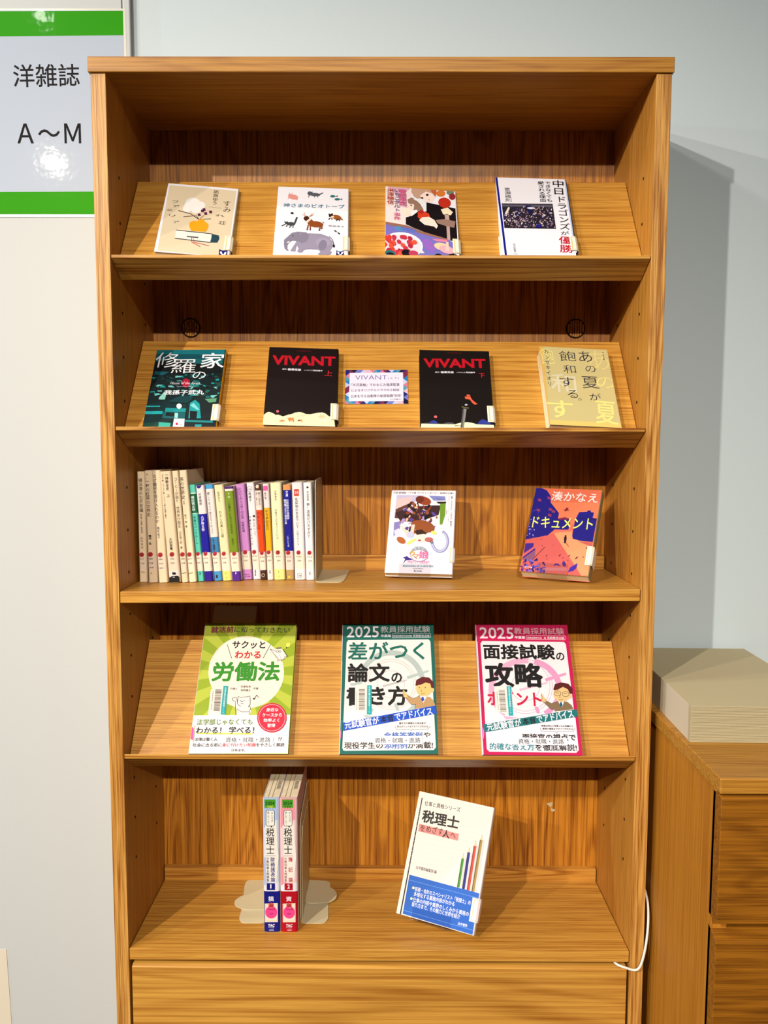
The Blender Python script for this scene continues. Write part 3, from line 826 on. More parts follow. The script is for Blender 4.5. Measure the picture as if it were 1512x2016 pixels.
def d_viv2(a):
    a.T((96, 12, 24), '日曜劇場', 570, 203, 780, 208, 26)
    viv(a, 0, 190, 360, 1160, 362)
    w = (232, 230, 232)
    a.T(w, '原作', 370, 500, 440, 502, 28, .02); a.T(w, '福澤克雄', 455, 500, 662, 500, 42, .04); a.T(w, 'ノベライズ', 705, 502, 838, 502, 26, .01); a.T(w, '蒔田陽平', 850, 500, 996, 502, 30, .03)
    a.T((200, 30, 40), '下', 1050, 545, 1145, 545, 95, .0)
    a.P((48, 58, 140), (270, 1290), (300, 1255), (345, 1240), (385, 1255), (420, 1292)); a.P((60, 60, 80), (180, 1292), (260, 1275), (300, 1292)); a.P((90, 90, 96), (500, 1290), (560, 1272), (640, 1275), (680, 1292))
    a.P((48, 58, 140), (1020, 1292), (1080, 1225), (1125, 1212), (1170, 1235), (1260, 1290))
    a.P((240, 238, 190), (148, 1298), (680, 1298), (780, 1270), (870, 1262), (940, 1270), (1020, 1292), (1290, 1298), (1295, 1365), (140, 1365))
    a.E((214, 96, 100), 375, 1188, 26, 20)
    a.P((130, 128, 124), (805, 1050), (862, 1060), (818, 1362), (765, 1360)); a.P((84, 80, 78), (805, 1050), (825, 1052), (790, 1360), (765, 1360)); a.P((110, 96, 60), (785, 1020), (898, 1040), (893, 1055), (785, 1036))
    a.E((180, 180, 190), 855, 997, 22, 14)
    o = (226, 92, 60)
    a.P(o, (862, 838), (915, 845), (920, 870), (865, 862)); a.P(o, (835, 870), (920, 872), (950, 920), (1000, 960), (1035, 985), (985, 992), (950, 965), (910, 915), (840, 905))
    a.T((40, 30, 24), '講談社', 675, 1320, 780, 1320, 22)

def d_natsu(a):
    y1, y2 = (236, 222, 130), (222, 206, 130)
    a.P((216, 176, 90), (160, 100), (215, 100), (330, 1270), (290, 1262)); a.P((224, 198, 110), (330, 1200), (1370, 1220), (1385, 1285), (330, 1268))
    a.T(y2, 'あ', 900, 300, 1200, 310, 360, -.01); a.T(y1, 'の', 1020, 620, 1280, 640, 200, -.01); a.T(y1, '夏', 1000, 1060, 1320, 1080, 420, .0)
    a.T((214, 206, 170), '和', 340, 640, 720, 660, 360, -.0); a.T(y1, 'す', 290, 1030, 680, 1040, 330, .0); a.T(y1, '飽', 180, 250, 380, 250, 300, -.01)
    k = (34, 34, 54)
    a.T(k, '飽', 465, 245, 710, 250, 190, -.008); a.T(k, '和', 525, 440, 710, 442, 155, -.008); a.T(k, 'す', 470, 625, 690, 635, 180, -.008); a.T(k, 'る', 590, 805, 745, 812, 150, -.008); a.T(k, '。', 750, 885, 800, 886, 42, -.008)
    a.T(k, 'あ', 755, 250, 950, 255, 200, -.008); a.T(k, 'の', 855, 430, 1005, 440, 125, -.008); a.T(k, '夏', 805, 630, 1050, 635, 220, -.008); a.T(k, 'が', 918, 840, 1082, 845, 130, -.008)
    a.V(k, 'カンザキイオリ', 262, 145, 325, 700, 62, -.004); a.V(k, '河出文庫', 1110, 180, 1130, 305, 18)

def d_rodo(a):
    g1, g2 = (150, 172, 34), (184, 196, 62)
    cx, cy = 760, 880
    a.P(g1, (60, 1840), (270, 275), (1355, 285), (1250, 1840))
    for i in range(15):
        t0, t1 = R(i * 24 + 4), R(i * 24 + 16)
        rr = 1500
        pts = [(cx, cy), (cx + rr * math.cos(t0), cy + rr * math.sin(t0)), (cx + rr * math.cos(t1), cy + rr * math.sin(t1))]
        # clip the ray to the cover outline
        out = []
        def clip(poly, a_, b_, c_):
            res = []
            for p, q in zip(poly, poly[1:] + poly[:1]):
                dp, dq = a_ * p[0] + b_ * p[1] + c_, a_ * q[0] + b_ * q[1] + c_
                if dp >= 0: res.append(p)
                if (dp >= 0) != (dq >= 0):
                    t = dp / (dp - dq); res.append((p[0] + (q[0] - p[0]) * t, p[1] + (q[1] - p[1]) * t))
            return res
        poly = clip(pts, 0, 1, -285); poly = clip(poly, 0, -1, 1400) if poly else poly
        def side(p, q, flip, poly):
            a_, b_ = q[1] - p[1], -(q[0] - p[0]); c_ = -(a_ * p[0] + b_ * p[1])
            return clip(poly, a_ * flip, b_ * flip, c_ * flip) if poly else poly
        poly = side((130, 1385), (270, 275), -1, poly); poly = side((1278, 1385), (1355, 285), 1, poly)
        if len(poly) > 2: a.P(g2, *poly); a.k -= .8
    a.k += 1
    a.E((240, 226, 206), 755, 875, 450, 430, n=48)
    a.P((236, 234, 232), (130, 1385), (1278, 1385), (1250, 1840), (68, 1840))
    a.P((240, 228, 210), (335, 1075), (545, 1030), (510, 1385), (300, 1385))
    a.T((130, 30, 60), '就活前', 335, 365, 605, 362, 82, .045); a.T((60, 44, 60), 'に知っておきたい', 615, 365, 1275, 375, 74, .0)
    k = (24, 24, 30)
    a.T(k, 'サクッと', 590, 545, 985, 550, 96, .04); a.T((200, 30, 30), 'わかる', 620, 665, 930, 668, 96, .04)
    a.Ln(k, 6, (528, 540), (582, 710)); a.Ln(k, 6, (1045, 545), (957, 710))
    a.T((46, 140, 30), '労働法', 350, 865, 1155, 865, 245, .045)
    a.T(k, '弁護士', 565, 1068, 650, 1070, 26); a.T(k, '笠置裕亮', 690, 1044, 810, 1046, 26); a.T(k, '有野優太', 690, 1088, 808, 1090, 26); a.T(k, '共著', 840, 1068, 900, 1070, 26)
    # waving cat
    w = (240, 226, 216)
    a.P(w, (650, 1290), (800, 1290), (815, 1340), (795, 1385), (640, 1385)); a.P(w, (600, 1190), (640, 1175), (650, 1240), (680, 1290), (640, 1330)); a.E(w, 728, 1235, 76, 64); a.P(w, (655, 1190), (665, 1162), (700, 1175)); a.P(w, (762, 1175), (800, 1158), (803, 1200))
    a.Ln(k, 5, (655, 1200), (657, 1165), (690, 1172), (765, 1168), (798, 1160), (803, 1200), (804, 1255), (780, 1290)); a.Ln(k, 5, (655, 1200), (650, 1250), (690, 1285)); a.Ln(k, 5, (640, 1175), (595, 1180), (588, 1205), (625, 1220), (632, 1385)); a.Ln(k, 5, (640, 1178), (652, 1235)); a.Ln(k, 5, (640, 1310), (700, 1345), (790, 1345), (808, 1310), (795, 1270)); a.Ln(k, 5, (795, 1345), (790, 1385))
    a.E(k, 688, 1215, 5); a.E(k, 732, 1215, 5); a.E(k, 706, 1222, 9, 6); a.Ln(k, 4, (690, 1240), (705, 1255), (722, 1240))
    a.E(k, 848, 1192, 13, 10); a.Ln(k, 6, (858, 1190), (880, 1145), (905, 1180))
    # owl with glasses, light bulb
    a.P(w, (1105, 605), (1180, 600), (1215, 650), (1240, 690), (1200, 730), (1140, 735), (1110, 690), (1040, 600)); a.Ln(k, 5, (1040, 600), (1110, 690), (1140, 735), (1200, 730), (1215, 700)); a.Ln(k, 5, (1040, 600), (1110, 630)); a.Ln(k, 5, (1190, 600), (1235, 670), (1250, 690), (1210, 690))
    a.P((120, 110, 90), (1110, 585), (1175, 580), (1165, 600), (1120, 602)); a.ring(k, 1128, 630, 16, 4); a.ring(k, 1158, 632, 14, 4)
    for x, y in ((1110, 680), (1135, 700), (1165, 695), (1150, 670), (1125, 690), (1175, 715)): a.Ln(k, 3, (x, y), (x + 4, y + 12))
    a.Ln(k, 4, (1135, 735), (1130, 752)); a.Ln(k, 4, (1170, 735), (1178, 752))
    a.E((240, 226, 90), 1256, 555, 26, 26); a.Ln(k, 9, (1240, 580), (1232, 594))
    # barcode sticker
    rr = random.Random(5)
    y = 1078
    a.T((90, 84, 74), '', 0, 0, 1, 1, 1) if False else None
    while y < 1330:
        h_ = rr.choice((4, 6, 9)); t = (y - 1078) / 255
        a.P((96, 88, 76), (388 - 22 * t, y), (462 - 22 * t, y + 3), (462 - 22 * t, y + h_ + 3), (388 - 22 * t, y + h_)); a.k -= .8
        y += h_ + rr.choice((4, 6, 8))
    a.k += 1
    a.V((60, 56, 50), '3000431049', 362, 1092, 338, 1320, 22)
    a.P((20, 160, 160), (486, 1035), (540, 1038), (510, 1380), (452, 1376)); a.V((230, 240, 236), '北海学園大学図書館ノート', 512, 1050, 482, 1365, 22)
    a.E((206, 30, 60), 1062, 1420, 176, 176, n=40); a.ring((240, 200, 200), 1062, 1420, 160, 5)
    for s, x0, x1, y in (('身近な', 995, 1140, 1325), ('ケースから', 950, 1180, 1388), ('効率よく', 962, 1152, 1450), ('習得', 1008, 1102, 1512)): a.T((244, 236, 236), s, x0, y, x1, y, 44, .03)
    a.T((110, 140, 40), '法学部じゃなくても', 168, 1465, 830, 1465, 72); a.P((236, 236, 90), (180, 1590), (830, 1600), (828, 1618), (178, 1608))
    a.T(k, 'わかる！ 学べる！', 160, 1565, 850, 1565, 88, .02)
    a.T(k, '法律は働く人', 140, 1670, 415, 1672, 44); a.T(k, '!?', 1140, 1670, 1178, 1672, 40)
    a.T(k, '社会に出る前に', 120, 1738, 465, 1740, 44); a.T((206, 50, 70), '身に付けたい知識', 470, 1740, 870, 1742, 44); a.T(k, 'をやさしく解説', 875, 1742, 1210, 1742, 44); a.T(k, '日本法令。', 582, 1802, 745, 1804, 32)
    a.P((246, 244, 240), (500, 1640), (1080, 1645), (1075, 1716), (495, 1712)); a.T((40, 40, 44), '資格・就職・進路', 515, 1680, 1045, 1682, 58)
    a.E((226, 80, 160), 110, 1600, 26, 78); a.Ln((226, 180, 90), 6, (125, 1510), (142, 1512), (125, 1700))

def exam(a, main, dark, band, t1, t2, t3, ty, sc_):
    """shared layout of the two exam guides"""
def d_ronbun(a):
    G, k = (10, 104, 88), (16, 16, 20)
    a.P((238, 230, 222), (215, 365), (235, 335), (1290, 340), (1312, 370), (1370, 1730), (1340, 1765), (200, 1765), (172, 1735))
    a.ring((178, 192, 184), 795, 930, 450, 70, -70, 60, 455); a.ring((178, 192, 184), 795, 930, 450, 70, 125, 290, 455)
    for r_ in (330, 300, 180): a.ring((206, 190, 180), 795, 920, r_, 7)
    a.P((178, 192, 184), (1000, 820), (1280, 740), (1288, 765), (1010, 860)); a.P((178, 192, 184), (270, 900), (420, 900), (420, 940), (265, 930)); a.P((178, 192, 184), (830, 1170), (880, 1170), (905, 1260), (870, 1270)); a.P((190, 190, 184), (690, 930), (1000, 860), (1000, 880), (690, 960))
    a.P((178, 192, 184), (430, 1310), (640, 1330), (500, 1370))
    a.P((238, 230, 222), (195, 1400), (1330, 1320), (1350, 1760), (180, 1760))
    a.T(WHT, '2025', 215, 228, 638, 230, 155, .02); a.T((196, 200, 196), '教員採用試験', 660, 200, 1308, 205, 92, .015)
    a.T(WHT, '年度版', 662, 283, 798, 285, 38, .03)
    a.Ln(WHT, 4, (815, 260), (1315, 262), (1313, 316), (815, 314), (815, 260)); a.T(WHT, '資格試験研究会◎編', 825, 288, 1070, 290, 24); a.T(WHT, '実務教育出版', 1085, 288, 1300, 292, 34, .01)
    a.T(G, '差がつく', 232, 480, 1232, 485, 250, .03)
    a.T(k, '論文', 230, 765, 780, 768, 258, .045); a.T(k, 'の', 800, 835, 940, 838, 135, .04)
    a.T(k, '書き方', 218, 1065, 1008, 1070, 262, .045)
    a.P((236, 228, 214), (330, 930), (490, 895), (545, 930), (545, 1310), (480, 1305), (330, 1250))
    rr = random.Random(6); y = 980
    while y < 1250:
        h_ = rr.choice((4, 6, 10)); a.P((96, 88, 76), (380, y), (458, y), (458, y + h_), (380, y + h_)); a.k -= .8; y += h_ + rr.choice((4, 6, 9))
    a.k += 1
    a.V((60, 56, 50), '3000431050', 352, 1000, 352, 1250, 24); a.P((20, 160, 160), (487, 930), (546, 932), (546, 1310), (484, 1306)); a.V((230, 240, 236), '北海学園大学図書館ノート', 516, 945, 516, 1290, 24)
    # pointing teacher
    sk, cl, ln_ = (238, 196, 120), (190, 150, 100), (60, 40, 30)
    a.P(cl, (1000, 1060), (1080, 1110), (1170, 1075), (1300, 1090), (1345, 1140), (1370, 1205), (1105, 1240), (1115, 1180), (1060, 1190), (985, 1090)); a.P(WHT, (1170, 1080), (1260, 1080), (1215, 1165)); a.P((40, 70, 170), (1192, 1090), (1215, 1088), (1228, 1130), (1205, 1150), (1185, 1125))
    a.P(sk, (950, 1000), (965, 1000), (990, 1040), (1020, 1060), (1000, 1100), (965, 1095), (952, 1065)); a.Ln(ln_, 4, (950, 1000), (965, 1040), (955, 1090), (1000, 1100)); a.Ln(ln_, 4, (985, 1095), (1060, 1190), (1115, 1180), (1105, 1240)); a.Ln(ln_, 4, (1000, 1060), (1080, 1110), (1170, 1075))
    a.E(sk, 1225, 980, 104, 104); a.E(sk, 1335, 1000, 20, 30); a.P((96, 24, 30), (1112, 935), (1125, 870), (1200, 832), (1290, 840), (1345, 900), (1352, 980), (1318, 975), (1305, 920), (1245, 905), (1190, 930), (1120, 945))
    for x in (1165, 1240): a.E(ln_, x, 970, 6, 9)
    a.Ln(ln_, 5, (1145, 935), (1180, 925)); a.Ln(ln_, 4, (1195, 995), (1185, 1020), (1200, 1025)); a.Ln(ln_, 5, (1178, 1045), (1205, 1055), (1238, 1040))
    a.P((20, 80, 190), (175, 1410), (1370, 1202), (1385, 1305), (180, 1515)); a.T(WHT, '元試験官が', 200, 1445, 640, 1382, 100, .03); a.T(k, '本音', 660, 1375, 828, 1350, 90, .03); a.T(WHT, 'でアドバイス', 845, 1345, 1325, 1268, 100, .03)
    a.T(k, '書き方の基礎から採点者が', 900, 1424, 1242, 1426, 26, .01); a.T(k, '見るポイントまですべてがわかる', 872, 1466, 1270, 1468, 26, .01); a.Ln((120, 110, 110), 4, (850, 1462), (860, 1500), (1040, 1500), (1055, 1515), (1075, 1500), (1270, 1500), (1300, 1462))
    a.T((30, 100, 190), '合格答案例', 705, 1575, 1195, 1578, 80, .02); a.T(k, 'や', 1212, 1570, 1300, 1575, 66, .02)
    a.T(k, '現役学生の', 195, 1700, 690, 1702, 86, .012); a.T((30, 100, 190), '添削例', 708, 1702, 1000, 1702, 86, .012); a.T(k, 'が満載!', 1010, 1702, 1330, 1702, 86, .012)
    a.P((246, 244, 240), (570, 1585), (1200, 1588), (1200, 1690), (570, 1688)); a.T((40, 40, 44), '資格・就職・進路', 590, 1640, 1172, 1642, 68)
    a.P((30, 150, 150), (160, 1380), (172, 1380), (130, 1800), (118, 1800)); a.E((236, 110, 170), 125, 1560, 30, 75)
    a.P((232, 232, 228), (150, 620), (160, 620), (118, 1800), (104, 1800)); a.E((236, 110, 170), 128, 1560, 26, 75)
def d_mensetsu(a):
    G, k, pk = (186, 14, 60), (16, 16, 20), (220, 150, 186)
    a.P((236, 228, 226), (160, 365), (180, 335), (1200, 345), (1224, 375), (1380, 1680), (1350, 1718), (270, 1705), (240, 1672))
    a.ring(pk, 720, 940, 460, 72, -75, 55, 400); a.ring((236, 170, 196), 720, 940, 460, 72, 125, 275, 400)
    for r_ in (340, 310, 180): a.ring((200, 168, 190), 720, 900, r_, 7)
    a.P(pk, (960, 800), (1225, 725), (1230, 755), (975, 840)); a.P(pk, (830, 1150), (875, 1150), (905, 1230), (860, 1235)); a.P((232, 180, 200), (640, 930), (1000, 840), (1000, 860), (650, 960)); a.P((236, 170, 196), (440, 1265), (640, 1285), (480, 1310))
    a.P((236, 230, 232), (230, 1370), (1340, 1290), (1380, 1690), (250, 1690))
    a.T((240, 226, 226), '2025', 148, 232, 570, 238, 150, .02); a.T((226, 180, 186), '教員採用試験', 578, 208, 1200, 214, 88, .015); a.T(WHT, '年度版', 585, 288, 715, 290, 36, .03)
    a.Ln((236, 200, 206), 4, (730, 268), (1215, 270), (1213, 320), (730, 316), (730, 268)); a.T(WHT, '資格試験研究会　編', 742, 294, 975, 296, 22); a.T(WHT, '実務教育出版', 992, 294, 1202, 298, 32, .01)
    a.T(k, '面接試験', 192, 465, 1085, 472, 200, .045); a.T(k, 'の', 1100, 525, 1205, 528, 105, .03); a.T(k, '攻略', 215, 755, 935, 762, 320, .05)
    a.T((200, 14, 60), 'ポイント', 245, 1040, 915, 1055, 190, .04)
    a.P((236, 228, 214), (330, 900), (520, 885), (545, 900), (570, 1262), (520, 1262), (350, 1200))
    rr = random.Random(8); y = 945
    while y < 1210:
        h_ = rr.choice((4, 6, 10)); t = (y - 945) / 265 * 22; a.P((96, 88, 76), (385 + t, y), (462 + t, y), (462 + t, y + h_), (385 + t, y + h_)); a.k -= .8; y += h_ + rr.choice((4, 6, 9))
    a.k += 1
    a.V((60, 56, 50), '3000431051', 365, 965, 385, 1200, 24); a.P((20, 165, 170), (485, 898), (540, 898), (568, 1262), (512, 1262)); a.V((230, 240, 236), '北海学園大学図書館ノート', 512, 905, 538, 1240, 24)
    sk, cl, ln_ = (226, 190, 130), (130, 106, 74), (50, 34, 30)
    a.P(cl, (960, 1070), (1040, 1110), (1140, 1080), (1240, 1090), (1290, 1130), (1315, 1180), (1080, 1210), (1085, 1180), (1040, 1185), (945, 1095)); a.P(WHT, (1125, 1085), (1200, 1085), (1170, 1160)); a.P((20, 90, 110), (1148, 1095), (1168, 1092), (1180, 1130), (1160, 1165), (1145, 1130))
    a.P(sk, (912, 990), (925, 992), (950, 1035), (985, 1060), (965, 1100), (930, 1090), (912, 1060)); a.Ln(ln_, 4, (912, 990), (930, 1040), (915, 1080), (960, 1100)); a.Ln(ln_, 4, (945, 1095), (1040, 1185), (1085, 1180)); a.Ln(ln_, 4, (960, 1070), (1040, 1110), (1140, 1080))
    a.E(sk, 1170, 995, 104, 98); a.E(sk, 1275, 1020, 18, 28); a.P((84, 22, 26), (1066, 930), (1085, 870), (1160, 850), (1250, 865), (1300, 920), (1305, 990), (1270, 990), (1245, 935), (1185, 905), (1120, 940), (1072, 950))
    a.ring(ln_, 1118, 985, 42, 5, ry=34); a.ring(ln_, 1218, 995, 44, 5, ry=34); a.Ln(ln_, 5, (1095, 975), (1135, 985)); a.Ln(ln_, 5, (1195, 990), (1235, 985)); a.Ln(ln_, 4, (1155, 1000), (1140, 1035), (1160, 1038)); a.Ln(ln_, 5, (1130, 1062), (1160, 1070), (1190, 1055))
    a.P((14, 110, 112), (195, 1372), (1350, 1180), (1378, 1270), (210, 1468)); a.T(WHT, '元試験官が', 240, 1408, 665, 1345, 92, .03); a.T(k, '本音', 680, 1338, 845, 1312, 84, .03); a.T(WHT, 'でアドバイス', 860, 1308, 1310, 1232, 96, .03)
    a.T(k, '関連法規など背景となる知識から', 915, 1386, 1308, 1390, 24, .01); a.T(k, '質問の意図まですべてがわかる', 930, 1424, 1305, 1426, 24, .01); a.Ln((120, 110, 110), 4, (900, 1412), (915, 1455), (1085, 1455), (1105, 1470), (1120, 1455), (1310, 1455), (1330, 1412))
    a.T(k, '面接官の視点で', 680, 1525, 1340, 1530, 84, .03)
    a.T((10, 130, 140), '的確な答え方', 275, 1640, 825, 1650, 84, .02); a.T(k, 'を徹底解説!', 840, 1652, 1352, 1655, 84, .02)
    a.P((246, 244, 244), (560, 1532), (1235, 1540), (1235, 1628), (560, 1620)); a.T((40, 40, 44), '資格・就職・進路', 630, 1578, 1192, 1582, 62)
    a.P((232, 228, 228), (105, 350), (120, 350), (200, 1740), (165, 1745)); a.E((240, 120, 190), 180, 1490, 28, 80)

flat_book('book', 'paperback with a beige cover showing an orange vase of flowers on a book', 1, -0.3216, 0.1042, .151, .0197, .0092, .5, WHT,
          [(303, 500), (333, 362), (470, 374), (452, 502)], (290, 340, 4.725), d_sumire, 'R', (226, 220, 206), STK)
flat_book('book', 'white paperback with painted animals and a grey elephant on the cover', 1, -0.1535, 0.1062, .151, .0142, .0086, 1.2, WHT,
          [(536.5, 503), (550.5, 368.5), (685, 375), (687, 503.5)], (520, 350, 7.56), d_kami, 'R', WHT, STK)
flat_book('book', 'paperback with watercolour cover of girls in black and a plate of strawberries', 1, 0.0066, 0.1064, .151, .0149, .0057, 0, WHT,
          [(758, 503), (759.5, 368), (896.5, 378.5), (904, 503)], (740, 350, 8.4), d_ichigo, 'R', WHT, STK)
flat_book('book', 'tall white paperback with blue edge stripe and a photo of a stadium crowd', 1, 0.1725, 0.1080, .173, .0146, .0125, -.9, WHT,
          [(985, 503), (976, 350.5), (1111, 353), (1138, 503)], (960, 330, 7.56), d_churyo, 'R', (20, 20, 60), STK)
flat_book('book', 'dark teal paperback with night houses and large white title characters', 2, -0.3470, 0.1072, .151, .0120, .0125, .5, (8, 30, 32),
          [(282, 840), (310.5, 692), (446, 693.5), (427, 840)], (260, 670, 6.873), d_shura, 'R', (214, 150, 30), STK)
flat_book('book', 'black paperback with red title, pale dunes and small camels along the bottom', 2, -0.1700, 0.1056, .151, .0197, .0137, .9, (20, 8, 10),
          [(517, 841), (532, 684.5), (665, 690), (663, 842)], (500, 670, 7.56), d_viv1, 'R', (16, 8, 10), STK)
flat_book('book', 'black paperback with red title and a hand above a grey sword', 2, 0.0585, 0.1073, .151, .0141, .0122, -.5, (16, 10, 10),
          [(827, 841), (825.5, 690), (961, 692), (972, 841)], (810, 670, 7.958), d_viv2, 'R', (16, 8, 10), STK)
flat_book('book', 'thick mustard yellow paperback with thin black vertical title characters', 2, 0.2443, 0.1062, .151, .0226, .0150, 0, (202, 188, 128),
          [(1082, 838), (1061, 683), (1195, 690), (1223, 840)], (1040, 670, 7.56), d_natsu, 'R', (206, 190, 120), None)
flat_book('book', 'green sunburst guide book with a waving cat and large green title', 4, -0.2857, 0.1486, .2105, .014, .014, 0, (200, 206, 90),
          [(372, 1484), (405, 1227), (584, 1229), (567, 1486)], (360, 1180, 6.048), d_rodo, 'L', (226, 224, 200), None)
flat_book('book', 'dark green bordered exam guide with a blue diagonal band and pointing man', 4, -0.0596, 0.1478, .210, .014, .014, .4, (12, 100, 88),
          [(671, 1485), (675, 1228), (856, 1230), (863, 1486)], (650, 1210, 6.574), d_ronbun, 'L', (226, 226, 222), None)
flat_book('book', 'crimson bordered exam guide with a teal diagonal band and man in glasses', 4, 0.1552, 0.1490, .210, .014, .014, -.2, (196, 10, 80),
          [(951, 1487), (936, 1230), (1117, 1231), (1147, 1488)], (920, 1210, 6.3), d_mensetsu, 'L', (226, 226, 226), None)

# recommendation card between the two black paperbacks
cdm = slope_frame(2, -0.0539, .3, 0.0545)
cardr = empty('review_card', None, mat=cdm)
tag(cardr, 'small handwritten card with a blue and pink triangle border, between two black books', 'card')
MB().box(0, .0955, 0, .0670, 0, .0006).obj('card_sheet', plain('card_stock', (236, 230, 240), 0.6), cardr)
ca = Art([(679, 797), (680.5, 728.5), (803, 729.5), (803, 797)], .0955, .067, (670, 720, 10.08), lambda u, v: .0006)
rr = random.Random(9)
cc = [(30, 34, 110), (110, 116, 190), (206, 120, 150), (120, 40, 70), (84, 150, 170), (20, 14, 50), (224, 180, 190), (40, 120, 180), (190, 200, 226)]
x = 90
i = 0
while x < 1345:
    for y0, y1 in ((85, 150), (715, 790)):
        ca.P(cc[(i * 5 + (y0 > 200) * 2) % 9], (x, y0), (x + 125, y0), (x + 62, y1)); ca.P(cc[(i * 7 + 3 + (y0 > 200)) % 9], (x + 62, y1), (x + 125, y0), (x + 188, y1)); ca.k -= 1.6
    x += 125; i += 1
y = 85; i = 0
while y < 790:
    for x0, x1 in ((88, 190), (1345, 1250)):
        ca.P(cc[(i * 4 + (x0 > 200) * 3) % 9], (x0, y), (x0, y + 125), (x1, y + 62)); ca.P(cc[(i * 5 + 2 + (x0 > 200)) % 9], (x1, y + 62), (x0, y + 125), (x1, y + 188)); ca.k -= 1.6
    y += 125; i += 1
ca.k += 3
ca.P((232, 224, 236), (188, 148), (1252, 148), (1252, 722), (175, 722))
ca.T((76, 40, 140), 'VIVANT', 300, 245, 935, 245, 112, -.012); ca.T((76, 40, 140), '(上下)', 955, 262, 1168, 264, 60, -.005)
k = (24, 24, 30)
ca.T(k, '『半沢直樹』でおなじみ福澤監督', 215, 395, 1180, 393, 74); ca.T(k, 'によるオリジナルドラマの小説版', 222, 505, 1172, 500, 66); ca.T(k, '日本を守る自衛隊の秘密組織“別班”', 218, 625, 1228, 612, 76); ca.T(k, 'とは何か!!', 990, 690, 1225, 685, 38)
ca.obj('card_print', cardr)

# loose paper sheet tucked behind the green guide
sl = empty('paper_slip', None, mat=slope_frame(4, -0.2800, -1.0, 0.10))
tag(sl, 'pale paper sheet sticking up behind the green sunburst guide', 'paper')
sl.matrix_world = slope_frame(4, -0.2800, -1.0, 0.10) @ Matrix.Translation((0, 0, -0.0005))
MB().add([(0, 0, 0), (.070, 0, 0), (.0705, .1485, 0), (-.0005, .1490, 0), (0, 0, .0003), (.070, 0, .0003), (.0705, .1485, .0003), (-.0005, .1490, .0003)],
         [(0, 3, 2, 1), (4, 5, 6, 7), (0, 1, 5, 4), (1, 2, 6, 5), (2, 3, 7, 6), (3, 0, 4, 7)]).obj('sheet', slip_mat, sl)

# ------------------------------------------------------------------ books on easels
def stand_frame(x, y, z, tilt, yaw, roll):
    t, yw, r = R(tilt), R(yaw), R(roll)
    Rx = Matrix(((1, 0, 0), (0, math.cos(t), math.sin(t)), (0, -math.sin(t), math.cos(t))))
    Rz = Matrix.Rotation(yw, 3, 'Z')
    Rr = Matrix(((math.cos(r), 0, -math.sin(r)), (0, 1, 0), (math.sin(r), 0, math.cos(r))))
    m = (Rz @ Rx @ Rr).to_4x4()
    m.translation = Vector((x, y, z))
    return m          # local x along the cover, local y into the book, local z up the cover

def easel_book(label, pose, wd, ht, th, base, quad, sheet, draw, spine_col, sticker, lip, zs, lab):
    m = stand_frame(*pose)
    # book body frame: u right, v up the cover, w towards the viewer; base plane lies th behind the cover
    loc = m @ Matrix(((1, 0, 0, 0), (0, 0, -1, th), (0, 1, 0, 0), (0, 0, 0, 1)))
    root = empty('book', None, mat=loc)
    tag(root, label, 'book')
    book_body(root, wd, ht, th, th, base, quad, sheet, draw, 'R', spine_col, sticker)
    st = empty('book_easel', None, mat=m)
    tag(st, lab, 'book stand', 'clear acrylic book easels')
    a0, a1 = lip
    g = 0.0019
    mb = MB()
    prof = [(-0.0015 - g, 0.016), (-0.0015 - g, -0.0015 - g), (th + 0.0015, -0.0015 - g), (th + 0.0015, -0.0015),
            (-0.0015, -0.0015), (-0.0015, 0.016)]
    mb.prism_x(prof, a0, a1)
    mb.obj('ledge', acrylic_mat, st, bevel=0.0003)
    MB().box(a0 + .004, a1 - .004, th + 0.0015, th + 0.0015 + g, -0.0015 - g, ht * 0.55).obj('back_rest', acrylic_mat, st, bevel=0.0004)
    # foot reaching down to the shelf behind
    inv = m.inverted()
    bk = m @ Vector(((a0 + a1) / 2, th + 0.004, ht * 0.40))
    bt = Vector((bk.x, min(bk.y + 0.020, 0.180), zs + 0.0004))
    f1, f0 = inv @ bk, inv @ bt
    wv = (a1 - a0) / 2 - 0.006
    xm = (a0 + a1) / 2
    MB().add([(xm - wv, f1.y, f1.z), (xm + wv, f1.y, f1.z), (xm + wv, f0.y, f0.z), (xm - wv, f0.y, f0.z),
              (xm - wv, f1.y + g, f1.z), (xm + wv, f1.y + g, f1.z), (xm + wv, f0.y + g, f0.z), (xm - wv, f0.y + g, f0.z)],
             [(0, 1, 2, 3), (7, 6, 5, 4), (0, 4, 5, 1), (1, 5, 6, 2), (2, 6, 7, 3), (3, 7, 4, 0)]).obj('foot', acrylic_mat, st)
    return root

